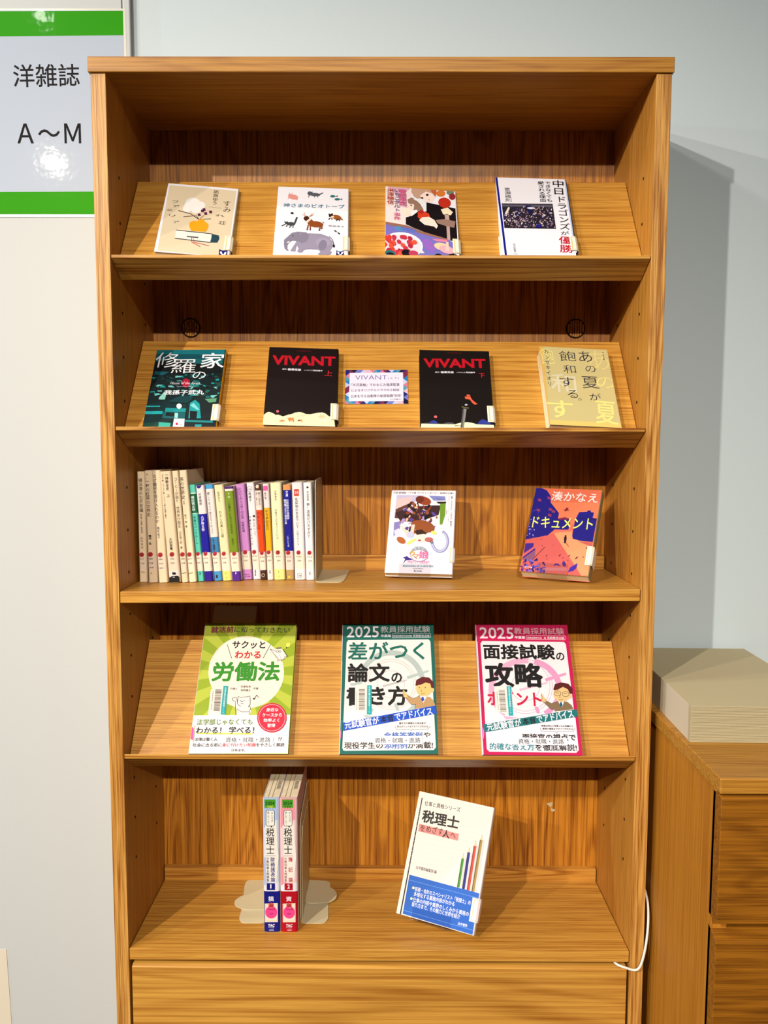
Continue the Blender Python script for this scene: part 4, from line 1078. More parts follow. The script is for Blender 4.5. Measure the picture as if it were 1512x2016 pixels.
def d_uma(a):
    k = (20, 18, 22)
    a.T(k, '小説 劇場版「ウマ娘 プリティーダービー 新時代の扉」', 285, 262, 1290, 278, 34, .02)
    a.P((196, 190, 220), (345, 300), (800, 310), (700, 400), (350, 560), (300, 700)); a.P((236, 196, 190), (345, 370), (620, 330), (560, 440), (330, 540)); a.P((130, 136, 196), (880, 315), (1150, 330), (1160, 400), (960, 400)); a.P((110, 120, 180), (980, 350), (1140, 380), (1060, 400))
    a.P((96, 60, 50), (330, 540), (560, 440), (640, 560), (420, 700), (310, 690)); a.P((60, 36, 40), (320, 600), (600, 500), (900, 480), (1080, 480), (1040, 640), (700, 760), (400, 740)); a.P((110, 150, 40), (1065, 445), (1160, 440), (1150, 640), (1100, 800), (1060, 800)); a.P((40, 26, 24), (1000, 420), (1165, 418), (1165, 445), (1040, 452))
    a.P((140, 130, 190), (300, 760), (420, 740), (380, 940), (290, 990)); a.P((226, 220, 238), (300, 900), (380, 860), (500, 1100), (330, 1030))
    br = [(140, 60, 30), (110, 40, 26), (160, 84, 44), (90, 40, 40)]
    r_ = random.Random(21)
    for i in range(95):      # an abstract swirl of warm browns, violets and whites
        t = r_.uniform(0, 6.28); q = r_.uniform(0, 1) ** .6
        x, y = 720 + 300 * q * math.cos(t), 700 + 310 * q * math.sin(t)
        c = r_.choice(br + [(70, 50, 120), (20, 16, 22), (240, 226, 214), (176, 150, 200), (236, 190, 160), (20, 16, 22), (90, 70, 150)])
        a.E(c, x, y, r_.uniform(16, 60), r_.uniform(10, 30), r_.uniform(0, 180), n=9); a.k -= .8
    a.k += 1
    a.E((150, 66, 34), 790, 400, 130, 70, 15); a.E((110, 44, 30), 730, 380, 70, 60); a.E((150, 80, 40), 780, 830, 200, 100, 12); a.E((180, 100, 50), 420, 1060, 80, 50, 30)
    a.P((240, 214, 190), (380, 790), (560, 930), (520, 1000)); a.P((240, 214, 190), (600, 800), (650, 800), (620, 980), (560, 960)); a.E((200, 200, 226), 570, 970, 60, 55); a.E((244, 226, 208), 740, 1010, 95, 80, 10); a.P((60, 34, 26), (640, 900), (760, 880), (850, 950), (770, 960), (680, 970)); a.E((200, 80, 70), 725, 1062, 26, 16)
    a.E((240, 226, 130), 590, 1080, 90, 26, -30); a.E((236, 226, 110), 960, 935, 48, 28, 20); a.E((190, 110, 100), 880, 1050, 70, 40)
    a.ring((140, 146, 190), 1060, 1075, 150, 46, -70, 175, 190); a.ring((196, 200, 226), 1055, 1075, 135, 22, -60, 165, 176)
    a.ring((40, 30, 60), 925, 1090, 24, 10)
    a.E((158, 166, 176), 720, 1290, 150, 130); a.E((240, 232, 240), 715, 1310, 130, 90)
    for x, y in ((655, 1200), (715, 1180), (780, 1200)): a.E(WHT, x, y, 9)
    a.T((236, 160, 50), 'ウ', 560, 1280, 650, 1282, 110, .04); a.T((236, 130, 50), 'マ', 610, 1330, 715, 1332, 90, .04); a.T((230, 110, 160), '娘', 715, 1295, 875, 1300, 150, .04)
    a.P((60, 40, 130), (450, 1345), (510, 1325), (560, 1350), (620, 1380), (560, 1385), (500, 1390), (450, 1445), (490, 1370)); a.E((60, 40, 130), 512, 1340, 20, 18)
    a.T((226, 120, 180), 'PRETTY DERBY', 530, 1415, 890, 1420, 44, .02); a.T((90, 160, 170), 'BEGINNING OF A NEW ERA', 450, 1480, 950, 1485, 34, .02)
    a.T(k, '角川文庫', 630, 1562, 760, 1566, 26, .02); a.T((130, 120, 120), '吉村清子', 615, 1524, 785, 1526, 16)
    a.V(k, '原作 Cygames ノベライズ 吉村清子', 1262, 330, 1240, 840, 22); a.V((90, 90, 90), '本文イラスト・アニメーション制作', 1215, 330, 1200, 760, 12); a.V(k, '小説版', 1175, 545, 1170, 625, 16)
def d_doc(a):
    bl, or1, or2, vi = (24, 16, 120), (226, 120, 80), (236, 150, 100), (84, 60, 160)
    a.P((214, 104, 72), (505, 165), (1400, 200), (1240, 1000), (700, 780), (640, 400), (560, 200)); a.P(or1, (640, 380), (1370, 380), (1280, 800), (760, 640))
    a.P(bl, (415, 165), (500, 165), (580, 200), (640, 290), (635, 380), (760, 540), (745, 620), (930, 640), (900, 790), (700, 780), (590, 870), (240, 930), (340, 480))
    a.P(bl, (1060, 525), (1180, 520), (1185, 500), (1235, 500), (1235, 525), (1282, 530), (1262, 610), (1325, 620), (1262, 970), (975, 940), (955, 880), (1000, 640)); a.P((16, 12, 84), (1075, 610), (1322, 620), (1318, 640), (1070, 630))
    for x, y in ((450, 320), (430, 470), (590, 290), (610, 460), (600, 545), (655, 490)): a.P((140, 50, 90), (x, y), (x + 50, y + 14), (x + 45, y + 50), (x - 5, y + 36))
    a.P((110, 30, 70), (750, 620), (850, 600), (960, 640), (750, 640)); a.P((206, 92, 84), (240, 930), (590, 870), (690, 830), (1090, 1475), (700, 1450), (200, 1400))
    a.P(or2, (685, 840), (950, 790), (960, 920), (1240, 1000), (1200, 1470), (1090, 1470)); a.P((226, 110, 90), (720, 790), (955, 785), (930, 820), (700, 830)); a.P((190, 90, 80), (1040, 960), (1255, 985), (1240, 1040))
    a.P((60, 30, 130), (260, 990), (385, 985), (380, 1040), (235, 1140)); a.P((60, 30, 130), (225, 1190), (400, 1060), (410, 1085), (215, 1225)); a.P((130, 80, 110), (215, 1230), (410, 1090), (400, 1180), (330, 1260)); a.Ln((110, 30, 50), 10, (550, 1045), (345, 1250)); a.P((206, 120, 120), (540, 1350), (870, 1350), (880, 1400), (520, 1395))
    r_ = random.Random(2)
    for i in range(60):
        x, y = r_.uniform(200, 560), r_.uniform(1230, 1420)
        if y < 1420 - (x - 200) * .0 and (x < 450 or y > 1280): a.E(r_.choice([vi, (60, 30, 130), (120, 100, 190), (30, 16, 100)]), x, y, r_.uniform(12, 32), r_.uniform(8, 18), r_.uniform(0, 180), n=8); a.k -= .8
    for i in range(34):
        x, y = r_.uniform(330, 470), r_.uniform(480, 900)
        a.E(r_.choice([vi, (60, 40, 140), (150, 140, 210)]), x - (y - 480) * .2, y, r_.uniform(8, 20), r_.uniform(5, 11), r_.uniform(0, 180), n=7); a.k -= .8
    a.k += 2
    dk = (110, 20, 50)
    for x, y, s_ in ((575, 1175, 18), (770, 1170, 22), (815, 1205, 14), (910, 1175, 20), (1020, 1208, 26), (1120, 1195, 14), (575, 1220, 10), (890, 1245, 14), (500, 930, 12), (1175, 1060, 22), (510, 1025, 12), (675, 1020, 8)): a.E(dk, x, y, s_, s_ * .4, r_.uniform(-60, 60), n=8)
    a.P((60, 30, 150), (890, 1420), (925, 1350), (1035, 1285), (1020, 1360), (970, 1400)); a.P((60, 30, 130), (805, 1285), (830, 1248), (862, 1290), (855, 1340), (820, 1325)); a.P((60, 30, 130), (680, 1330), (700, 1290), (745, 1290), (780, 1330), (720, 1312)); a.Ln((60, 20, 60), 6, (890, 1420), (885, 1470))
    a.P((20, 16, 40), (852, 870), (868, 862), (874, 920), (862, 990), (835, 990), (835, 910)); a.P((170, 90, 70), (860, 992), (880, 990), (915, 1050), (890, 1030))
    a.P(dk, (805, 478), (850, 492), (870, 462), (905, 465), (885, 485), (915, 500), (870, 505), (835, 518), (850, 500))
    a.T((242, 226, 218), '湊かなえ', 655, 285, 1345, 320, 165, .0)
    a.T((236, 240, 110), 'ドキュメント', 370, 672, 1265, 705, 190, .01)
    a.T((232, 230, 240), '角川文庫', 250, 1340, 362, 1350, 26, .02)
def d_zei(a):
    k = (16, 16, 22)
    a.P(k, (441, 182), (454, 182), (183, 1618), (168, 1612))
    for i in range(14):
        t = i / 14; a.Ln((226, 206, 200), 3, (430 - 200 * t, 290 + 830 * t), (1310 - 150 * t, 470 + 830 * t)); a.k -= .8
    a.k += 1
    a.T(k, '仕事と資格シリーズ', 478, 245, 920, 325, 54); a.T(k, '税理士', 448, 400, 905, 490, 145, .045)
    a.P((236, 140, 130), (412, 498), (902, 622), (888, 706), (397, 590)); a.T(k, 'をめざす', 425, 545, 705, 595, 78, .0); a.T(k, '人', 700, 615, 785, 632, 92, .04); a.T(k, 'へ', 795, 632, 862, 646, 50)
    a.T((60, 56, 60), '法学書院編集部 編', 368, 1035, 625, 1095, 38, .0)
    for c, x0, y0, xt, yt, wd_ in (((60, 150, 36), 895, 1285, 952, 925, 32), ((20, 24, 130), 958, 1308, 1026, 850, 34), ((220, 70, 46), 1018, 1325, 1105, 770, 36), ((170, 140, 60), 1078, 1340, 1182, 695, 36)):
        dx, dy = xt - x0, yt - y0; L_ = math.hypot(dx, dy); dx, dy = dx / L_, dy / L_
        n = (-dy * wd_ / 2, dx * wd_ / 2)
        a.P((214, 206, 204), (x0 + 26, y0), (xt + 24, yt), (xt + 40, yt + 10), (x0 + 44, y0 + 8))
        a.P(c, (x0 + n[0], y0 + n[1]), (xt + n[0], yt + n[1]), (xt - n[0], yt - n[1]), (x0 - n[0], y0 - n[1]))
        a.P(tuple(int(v * .6) for v in c), (x0 - n[0] * .3, y0), (xt - n[0] * .3, yt), (xt - n[0], yt - n[1]), (x0 - n[0], y0 - n[1]))
        a.P((232, 200, 160), (xt + n[0], yt + n[1]), (xt + dx * 62, yt + dy * 62), (xt - n[0], yt - n[1])); a.P(c, (xt + n[0] * .25 + dx * 46, yt + dy * 46), (xt + dx * 66, yt + dy * 66), (xt - n[0] * .25 + dx * 46, yt + dy * 46))
    a.P((20, 96, 190), (290, 1125), (1160, 1360), (1075, 1880), (205, 1610)); a.Ln((120, 170, 226), 4, (285, 1190), (1148, 1420)); a.Ln((120, 170, 226), 4, (215, 1565), (1090, 1825))
    a.E((240, 240, 170), 338, 1288, 16); a.E((240, 240, 170), 314, 1422, 16)
    a.T(WHT, '税務・会計のスペシャリスト「税理士」の', 358, 1300, 1052, 1480, 52, .02); a.T(WHT, '多様化する業務内容がわかる', 345, 1362, 850, 1492, 52, .02)
    a.T(WHT, '仕事の内容や業界のしくみから資格の', 335, 1430, 1028, 1622, 52, .02); a.T(WHT, '取り方まで、その魅力と世界を紹介', 320, 1488, 920, 1655, 52, .02); a.T(WHT, '法学書院', 892, 1735, 1010, 1765, 34, .02)

easel_book('white paperback with a swirling colourful illustration and silver ring, on an easel', (0.0067, 0.0887, -0.7080, 34.5, -8.1, 0.1), .105, .151, .0125, (240, 234, 236),
           [(757.6, 1129.5), (771.2, 966), (897.7, 968), (889, 1132)], (740, 940, 8.4), d_uma, (236, 230, 232), (0.020, 0.046, 0.006, (226, 200, 110), (240, 234, 232)), (.022, .072), -0.7195,
           'clear acrylic easel under the white illustrated paperback')
easel_book('orange and deep blue paperback with a street scene and yellow title', (0.2151, 0.0762, -0.7025, 34.6, -25.9, -0.3), .105, .151, .0200, (214, 110, 80),
           [(1022.5, 1125), (1055.6, 961.8), (1185, 965.8), (1157.4, 1136)], (1000, 940, 7.56), d_doc, (150, 140, 100), (0.018, 0.050, 0.0075, (206, 206, 110), (236, 232, 216)), (.027, .073), -0.7180,
           'clear acrylic easel under the orange and blue paperback')
easel_book('white paperback with coloured pencils and a blue lower half, leaning on an easel', (0.0269, 0.0688, -1.2540, 27.4, -22.2, -2.2), .128, .188, .0120, (240, 228, 212),
           [(779.8, 1794), (825.9, 1556), (971.9, 1587), (932.2, 1840)], (760, 1540, 6.3), d_zei, (226, 214, 206), (0.018, 0.052, 0.010, (226, 200, 150), (240, 226, 220)), (.026, .091), -1.2700,
           'clear acrylic easel under the white paperback with pencils')

# ------------------------------------------------------------------ upright books
def upright(label, x, y, z, th, ht, dp, lean, base, quad, sheet, bands, draw, group, pages_top=(236, 222, 196)):
    """spine faces the viewer; lean in degrees to the left (negative)"""
    m = Matrix.Translation((x, y, z)) @ Matrix.Rotation(R(lean), 4, 'Y')
    root = empty('book', None, mat=m)
    tag(root, label, 'book', group)
    g = 0.0006
    # cover sides and back edge open: two boards
    cm = MB()
    cm.box(0, g, 0.002, dp, 0, ht, lin(base)); cm.box(th - g, th, 0.002, dp, 0, ht, lin(base))
    cm.obj('cover', print_mat, root, colored=True)
    MB().box(g, th - g, 0.003, dp - 0.001, 0.0008, ht - 0.0008).obj('pages', page_mat, root)
    # rounded spine built in colour bands
    bulge = min(0.0009, th * 0.08)
    prof = []
    n = 13
    for i in range(n):
        t = math.sin((-1 + 2 * i / (n - 1)) * math.pi / 2)
        prof.append((th * (t + 1) / 2, 0.0022 - (0.0022 + bulge) * (1 - abs(t) ** 9) + 0.0))
    sm = MB()
    f = Art(quad, th, ht, sheet)
    cuts = [(0.0, ht, base)]
    for y0, y1, col in bands:
        v1 = f.uv([((quad[1][0] - sheet[0]) * sheet[2], y0)])[0][1]; v0 = f.uv([((quad[0][0] - sheet[0]) * sheet[2], y1)])[0][1]
        cuts.append((max(0, v0), min(ht, v1), col))
    edges = sorted({c for a_, b_, _ in cuts for c in (a_, b_)})
    for e0, e1 in zip(edges, edges[1:]):
        mid = (e0 + e1) / 2
        col = [c for a_, b_, c in cuts if a_ <= mid <= b_][-1]
        vs = [(px_, py_, zz) for zz in (e0, e1) for px_, py_ in prof]
        sm.add(vs, [(i, i + 1, i + 1 + n, i + n) for i in range(n - 1)], lin(col))
    sm.add([(px_, py_, 0) for px_, py_ in prof] + [(th, .004, 0), (0, .004, 0)], [tuple(range(n + 2))], lin(base))
    sm.add([(px_, py_, ht) for px_, py_ in prof] + [(th, .004, ht), (0, .004, ht)], [tuple(range(n + 1, -1, -1))], lin(base))
    so = sm.obj('spine', print_mat, root, colored=True)
    for p in so.data.polygons: p.use_smooth = len(p.vertices) == 4
    if draw:
        hf = lambda u, v: bulge
        a = Art(quad, th, ht, sheet, hf, umin=th * .05, umax=th * .95)
        draw(a)
        o = a.obj('spine_print', root)
        o.rotation_euler = (R(90), 0, 0)
    return root

C3, C4, C5, C6 = (260, 910, 8.064), (360, 930, 8.764), (460, 930, 8.764), (540, 930, 8.76)
CR = (250, 226, 184)
k0 = (30, 26, 26)
def mark(cx, cy, r=38, codes=(), dy=70, x2=None, box=None):
    def f(a):
        if box:
            x0, y0, x1, y1 = box
            a.Ln((224, 166, 90), 7, (x0, y0), (x1, y0), (x1 + (y1 - y0) * .06, y1), (x0 + (y1 - y0) * .06, y1))
        a.E((196, 60, 66), cx, cy, r, r, n=18)
        a.T((70, 6, 16), 'SA', cx - r * .62, cy, cx + r * .62, cy, r * 1.2, .02, .2)
        for i, c_ in enumerate(codes):
            w_ = 20 * len(c_) * (.8 if len(c_) > 3 else 1)
            a.T((70, 62, 60), c_, cx + 6 * (i + 1) - w_ * .5, cy + dy * (i + 1), cx + 6 * (i + 1) + w_ * .5, cy + dy * (i + 1), 26)
    return f
LB = (244, 226, 200)
def s1(a): a.V(k0, '横浜港の七不思議', 132, 255, 150, 790, 62, .008); a.V(k0, '象の鼻・大桟橋・新港埠頭', 147, 815, 160, 1120, 24, .02); a.V(k0, '田中祥夫', 155, 1180, 166, 1370, 36); mark(158, 1465, 38, ('917', 'T36', '', 'NCL'))(a)
def s2(a): a.V(k0, '一杯の紅茶の世界史', 243, 275, 270, 860, 60, .008); a.V(k0, '磯淵 猛', 285, 1145, 290, 1305, 46, .03); a.V(k0, '☆', 240, 175, 240, 220, 30); mark(295, 1460, 40, ('081', 'S24', 'I458'))(a); a.V(k0, '文', 308, 1745, 308, 1780, 24, .03)
def s3(a): a.V(k0, 'なぜ難民を受け入れるのか', 355, 195, 405, 965, 60); a.V(k0, '橋本直子', 415, 1020, 430, 1215, 42); mark(452, 1470, 40, ('081', 'S24', 'U014'))(a)
def s4(a): a.V(k0, '一神教全史 上', 545, 185, 578, 560, 54, .03); a.V(k0, 'ユダヤ教・キリスト教・イスラム教の起源と興亡', 482, 185, 540, 895, 27, .02); a.V(k0, '大田俊寛', 612, 1200, 628, 1395, 50, .03); mark(636, 1465, 40, ('162', 'S24'))(a); a.P(k0, (570, 1915), (780, 1915), (780, 1835), (730, 1812), (640, 1812), (580, 1835)); a.P(k0, (640, 1750), (690, 1755), (708, 1775), (690, 1795), (645, 1790)); a.E(WHT, 668, 1832, 18, 7)
def s5(a): a.V(k0, 'コーヒーが廻り 世界史が廻る', 680, 245, 750, 1045, 54); a.V(k0, '臼井隆一郎 著', 760, 1095, 785, 1375, 36); mark(800, 1465, 38, ('596', 'S24'))(a); a.Ln(k0, 10, (790, 1768), (862, 1760))
def s6(a): a.V(k0, '茶の世界史', 790, 240, 822, 590, 60); a.V(k0, '改版', 826, 610, 832, 670, 26); a.V(k0, '角山 栄 著', 850, 825, 868, 1035, 36); mark(915, 1465, 38, ('619', 'S24'))(a); a.Ln(k0, 10, (905, 1768), (972, 1760))
def s7(a): a.V((226, 244, 232), '横田慎太郎', 168, 410, 192, 668, 56, .02); a.V((14, 60, 56), '奇跡のバックホーム', 205, 750, 252, 1240, 44); mark(262, 1405, 36, ('783', 'S24'), 78)(a); a.V(k0, '文庫', 300, 1715, 302, 1770, 26)
def s8(a): a.P((20, 24, 140), (225, 238), (322, 235), (300, 275), (270, 287), (240, 275)); a.V(k0, '村崎羯諦', 285, 360, 305, 570, 46); a.V((226, 226, 240), '△が降る街', 330, 745, 350, 1015, 50, .03); mark(388, 1405, 38, ('913.6', 'S24'), 78)(a)
def s9(a): a.V(k0, '愛してるって言えなくたって', 432, 345, 508, 1065, 46); a.V(k0, '五十嵐貴久', 522, 1140, 545, 1390, 48, .02); mark(552, 1405, 38, ('913.6', 'S24'), 78)(a); a.P(k0, (575, 1770), (600, 1775), (605, 1830), (570, 1825))
def s10(a): a.V(k0, '凪良ゆう', 612, 335, 630, 520, 38); a.V(k0, 'わたしの美しい庭', 645, 665, 690, 1125, 50); mark(708, 1405, 38, ('913.6', 'S24'), 78)(a); a.E((220, 206, 80), 755, 1825, 18); a.V(k0, '文', 745, 1730, 745, 1765, 20)
def s11(a): a.V(k0, 'この夏のこともどうせ忘れる', 802, 500, 860, 1055, 44, .02); a.V(k0, '深沢仁', 865, 1140, 880, 1262, 38, .02); a.V((226, 240, 200), 'ｙ・文', 800, 350, 805, 450, 46, .03); mark(894, 1405, 38, ('913.6', 'S24'), 78)(a); a.E(WHT, 925, 1745, 10, 18)
def s12(a): a.V(k0, 'シュレーディンガーの少女', 90, 262, 150, 800, 58, .012); a.V(k0, '松崎有理', 145, 845, 165, 1035, 46, .01); mark(190, 1380, 40, ('913.6', 'S24'), 72)(a); a.T((130, 50, 110), '東京 創元', 185, 1770, 275, 1772, 26); a.T((110, 30, 90), '社文庫', 190, 1805, 280, 1805, 18, .03)
def s13(a): a.ring(k0, 268, 290, 45, 5); a.T(k0, '双葉', 245, 295, 292, 295, 16); a.V(k0, '南綾子', 270, 345, 282, 510, 50); a.V(k0, '死にたいって', 342, 800, 365, 1090, 38); a.V(k0, '誰かに話したかった', 275, 800, 315, 1260, 36); a.E(k0, 345, 757, 20); a.E((170, 170, 170), 275, 765, 16); mark(348, 1372, 38, ('913.6', 'S24'), 72)(a); a.V(k0, '双葉文庫', 370, 1680, 372, 1790, 24, .02)
def s14(a): a.E((240, 226, 200), 410, 250, 28); a.T((84, 50, 30), 'つ', 396, 250, 425, 250, 26); a.V(k0, '柄十はるか', 437, 345, 455, 572, 42); a.V(k0, '原作 田倉トヲル', 392, 345, 405, 572, 24); a.V((150, 20, 10), 'のみ×しば', 425, 668, 442, 985, 56, .01); a.V((150, 20, 10), '小説', 468, 665, 470, 740, 22); mark(490, 1392, 36, ('913.6', 'S24'), 70)(a); a.ring((206, 190, 160), 515, 1778, 30, 8)
def s15(a): a.P((226, 90, 160), (515, 238), (595, 235), (597, 320), (518, 322)); a.V(k0, '俵万智', 550, 345, 560, 465, 38); a.V(k0, 'サラダ記念日', 572, 645, 590, 990, 54, .005); mark(608, 1378, 36, ('911.1', 'S24'), 70)(a); a.V(k0, '文庫', 628, 1690, 630, 1745, 26, .02)
def s16(a): a.V(k0, '山本幸久', 725, 310, 735, 490, 38, .008); a.V(k0, '花屋さんが言うことには', 733, 630, 765, 1155, 40, -.004); mark(770, 1382, 40, ('913.6', 'S24'), 70)(a); a.E((226, 206, 60), 790, 1800, 16); a.V(k0, '文', 785, 1705, 785, 1738, 22)
def s17(a): a.V((230, 232, 244), '四時限目の怪異学', 930, 465, 950, 815, 50, .02); a.V((230, 232, 244), '闇を纏う天才と探偵の国', 893, 465, 912, 890, 34, .03); a.V((230, 232, 244), '文庫', 925, 320, 930, 425, 44, .03); a.V((210, 220, 244), 'にかいどう青', 943, 1090, 955, 1285, 34, .015); mark(950, 1385, 40, ('913.6', 'S24'), 70)(a); a.E((226, 206, 40), 968, 1808, 20)
def s18(a): a.P((206, 66, 46), (345, 295), (430, 295), (432, 408), (347, 410)); a.T((240, 220, 214), '宝島', 358, 350, 420, 350, 50, .01); a.V(k0, '名探偵のままでいて', 385, 440, 408, 962, 54); a.V(k0, '小西マサテル', 408, 990, 420, 1255, 38, -.005); mark(425, 1382, 38, ('913.6', 'S24'), 70)(a); a.Ln((110, 100, 90), 4, (405, 1752), (478, 1752), (480, 1820), (408, 1820), (405, 1752)); a.T(k0, '文庫', 425, 1785, 465, 1785, 28)
def s19(a): a.P(k0, (556, 262), (578, 240), (600, 262), (578, 284)); a.V(k0, '早見和真', 580, 325, 586, 492, 38); a.V(k0, '新！店長がバカすぎて', 590, 520, 602, 1135, 56); mark(612, 1385, 38, ('913.6', 'S24'), 70)(a); a.V(k0, '文芸', 618, 1715, 620, 1770, 26, .02)

def bl(c, *b): return (c, list(b))
grp = 'paperbacks in the row on the flat shelf'
lab4 = (1420, 1705, LB); lab5 = (1395, 1680, LB); lab3 = (1490, 1715, (248, 226, 196))
SP = [  # label, x, y, thickness, height, lean, base colour, sheet, quad(BLx,BRx,By,TLx,TLy), colour bands, drawing
 ('cream pocket book at the left end of the row, upright against the side panel', -.3743, .080, .0127, .1714, 0, CR, C3, (274.9, 291, 1146, 269.5, 929), [lab3], s1),
 ('cream pocket book second from the left end of the row', -.3583, .075, .0144, .1730, -1.0, CR, C3, (293.2, 311.5, 1147, 284.2, 927), [lab3], s2),
 ('cream pocket book third from the left end of the row', -.3419, .072, .0142, .1732, -2.6, CR, C3, (313, 331, 1147.5, 297.8, 927), [lab3], s3),
 ('thick cream pocket book with a black arch printed at the spine foot', -.3252, .070, .0177, .1718, -3.9, CR, C3, (333.4, 356, 1148, 313.6, 929), [lab3, (1725, 1830, (240, 232, 220))], s4),
 ('thin cream pocket book just right of the one with a black spine foot', -.3069, .074, .0102, .1725, -4.1, CR, C3, (358, 371, 1147, 336.6, 928), [lab3], s5),
 ('cream pocket book standing directly left of the turquoise paperback', -.2962, .076, .0122, .1731, -4.1, CR, C3, (372.2, 388.5, 1146.5, 352.4, 927), [lab3], s6),
 ('slim turquoise and dark green paperback in the row', -.2838, .082, .0100, .1509, -4.3, (92, 204, 176), C4, (389.7, 402.6, 1145, 372, 955), [(360, 715, (230, 240, 230)), (375, 705, (14, 100, 60)), lab4], s7),
 ('white paperback whose lower spine is deep blue', -.2730, .082, .0134, .1493, -4.5, (238, 226, 218), C4, (402.8, 420.5, 1145, 384.2, 957), [(720, 1385, (20, 16, 150)), lab4, (1710, 1900, (44, 20, 140))], s8),
 ('white paperback with light blue blocks at top and middle of the spine', -.2592, .086, .0130, .1507, -4.7, (242, 226, 214), C4, (421.6, 438.2, 1144, 402.3, 955), [(200, 295, (70, 160, 214)), (1115, 1390, (60, 130, 180)), lab4, (1710, 1900, (70, 150, 200))], s9),
 ('pale yellow paperback between the light blue blocked and green ones', -.2458, .086, .0147, .1500, -4.45, (240, 226, 174), C4, (438.7, 457.5, 1144, 421, 955.7), [lab4, (1705, 1900, (238, 222, 120))], s10),
 ('olive green paperback with purple spine ends', -.2305, .083, .0143, .1474, -4.1, (240, 226, 206), C4, (458, 476.5, 1144.5, 442, 959), [(252, 295, (80, 30, 120)), (330, 1385, (120, 146, 26)), lab4, (1715, 1900, (84, 34, 140))], s11),
 ('pink paperback with bold black slanted title', -.2158, .095, .0150, .1506, -3.9, (206, 140, 200), C5, (477, 496.8, 1141.8, 461.6, 954), [(1365, 1680, LB)], s12),
 ('white paperback with a round outlined emblem at the spine top', -.2004, .098, .0121, .1526, -3.4, (240, 230, 226), C5, (497.7, 512.8, 1141, 484, 951), [lab5], s13),
 ('thin bright orange paperback with a brown top block', -.1879, .093, .0104, .1504, -3.2, (242, 222, 206), C5, (513.4, 526.7, 1142, 500.5, 954), [(205, 320, (84, 50, 26)), (650, 1375, (236, 72, 10)), lab5, (1690, 1900, (70, 36, 20))], s14),
 ('thin amber yellow paperback with a pink square at the top', -.1770, .093, .0100, .1510, -2.4, (242, 224, 214), C5, (527, 539.5, 1142, 517.6, 953), [(612, 1360, (240, 176, 16)), lab5], s15),
 ('thick pale yellow paperback beside the dark blue one', -.1664, .093, .0177, .1526, -2.0, (240, 234, 186), C5, (540.4, 563, 1142, 532, 951), [lab5, (1670, 1900, (238, 232, 140))], s16),
 ('dark blue paperback with an orange top block', -.1477, .094, .0130, .1492, -1.75, (236, 206, 190), C5, (564.4, 580.5, 1141.6, 557.5, 955), [(215, 305, (226, 150, 80)), (308, 1355, (12, 16, 140)), (1360, 1680, (246, 214, 196)), (1685, 1900, (184, 150, 90))], s17),
 ('white paperback with a red square seal near the spine top', -.1337, .092, .0170, .1528, -1.6, (240, 230, 226), C6, (581.5, 602.8, 1142, 574.7, 950.5), [(1400, 1665, LB)], s18),
 ('white paperback at the right end of the row, against the bookend', -.1160, .091, .0132, .1527, -1.55, (240, 234, 232), C6, (603.4, 620, 1142, 597, 950.5), [(1395, 1665, (244, 234, 216))], s19),
]
for (lb, x, y, th, ht, ln_, base, sh, (bx0, bx1, by, tx, ty), bands, dr_) in SP:
    q = [(bx0, by), (tx, ty), (tx + (bx1 - bx0) * .99, ty), (bx1, by)]
    dp = 0.105 if ht < .16 else 0.108
    zb = Z3(x) + 0.0003
    upright(lb, x, y, zb + 0.0002, th - 0.0004, ht, dp, ln_, base, q, sh, bands, dr_, grp)

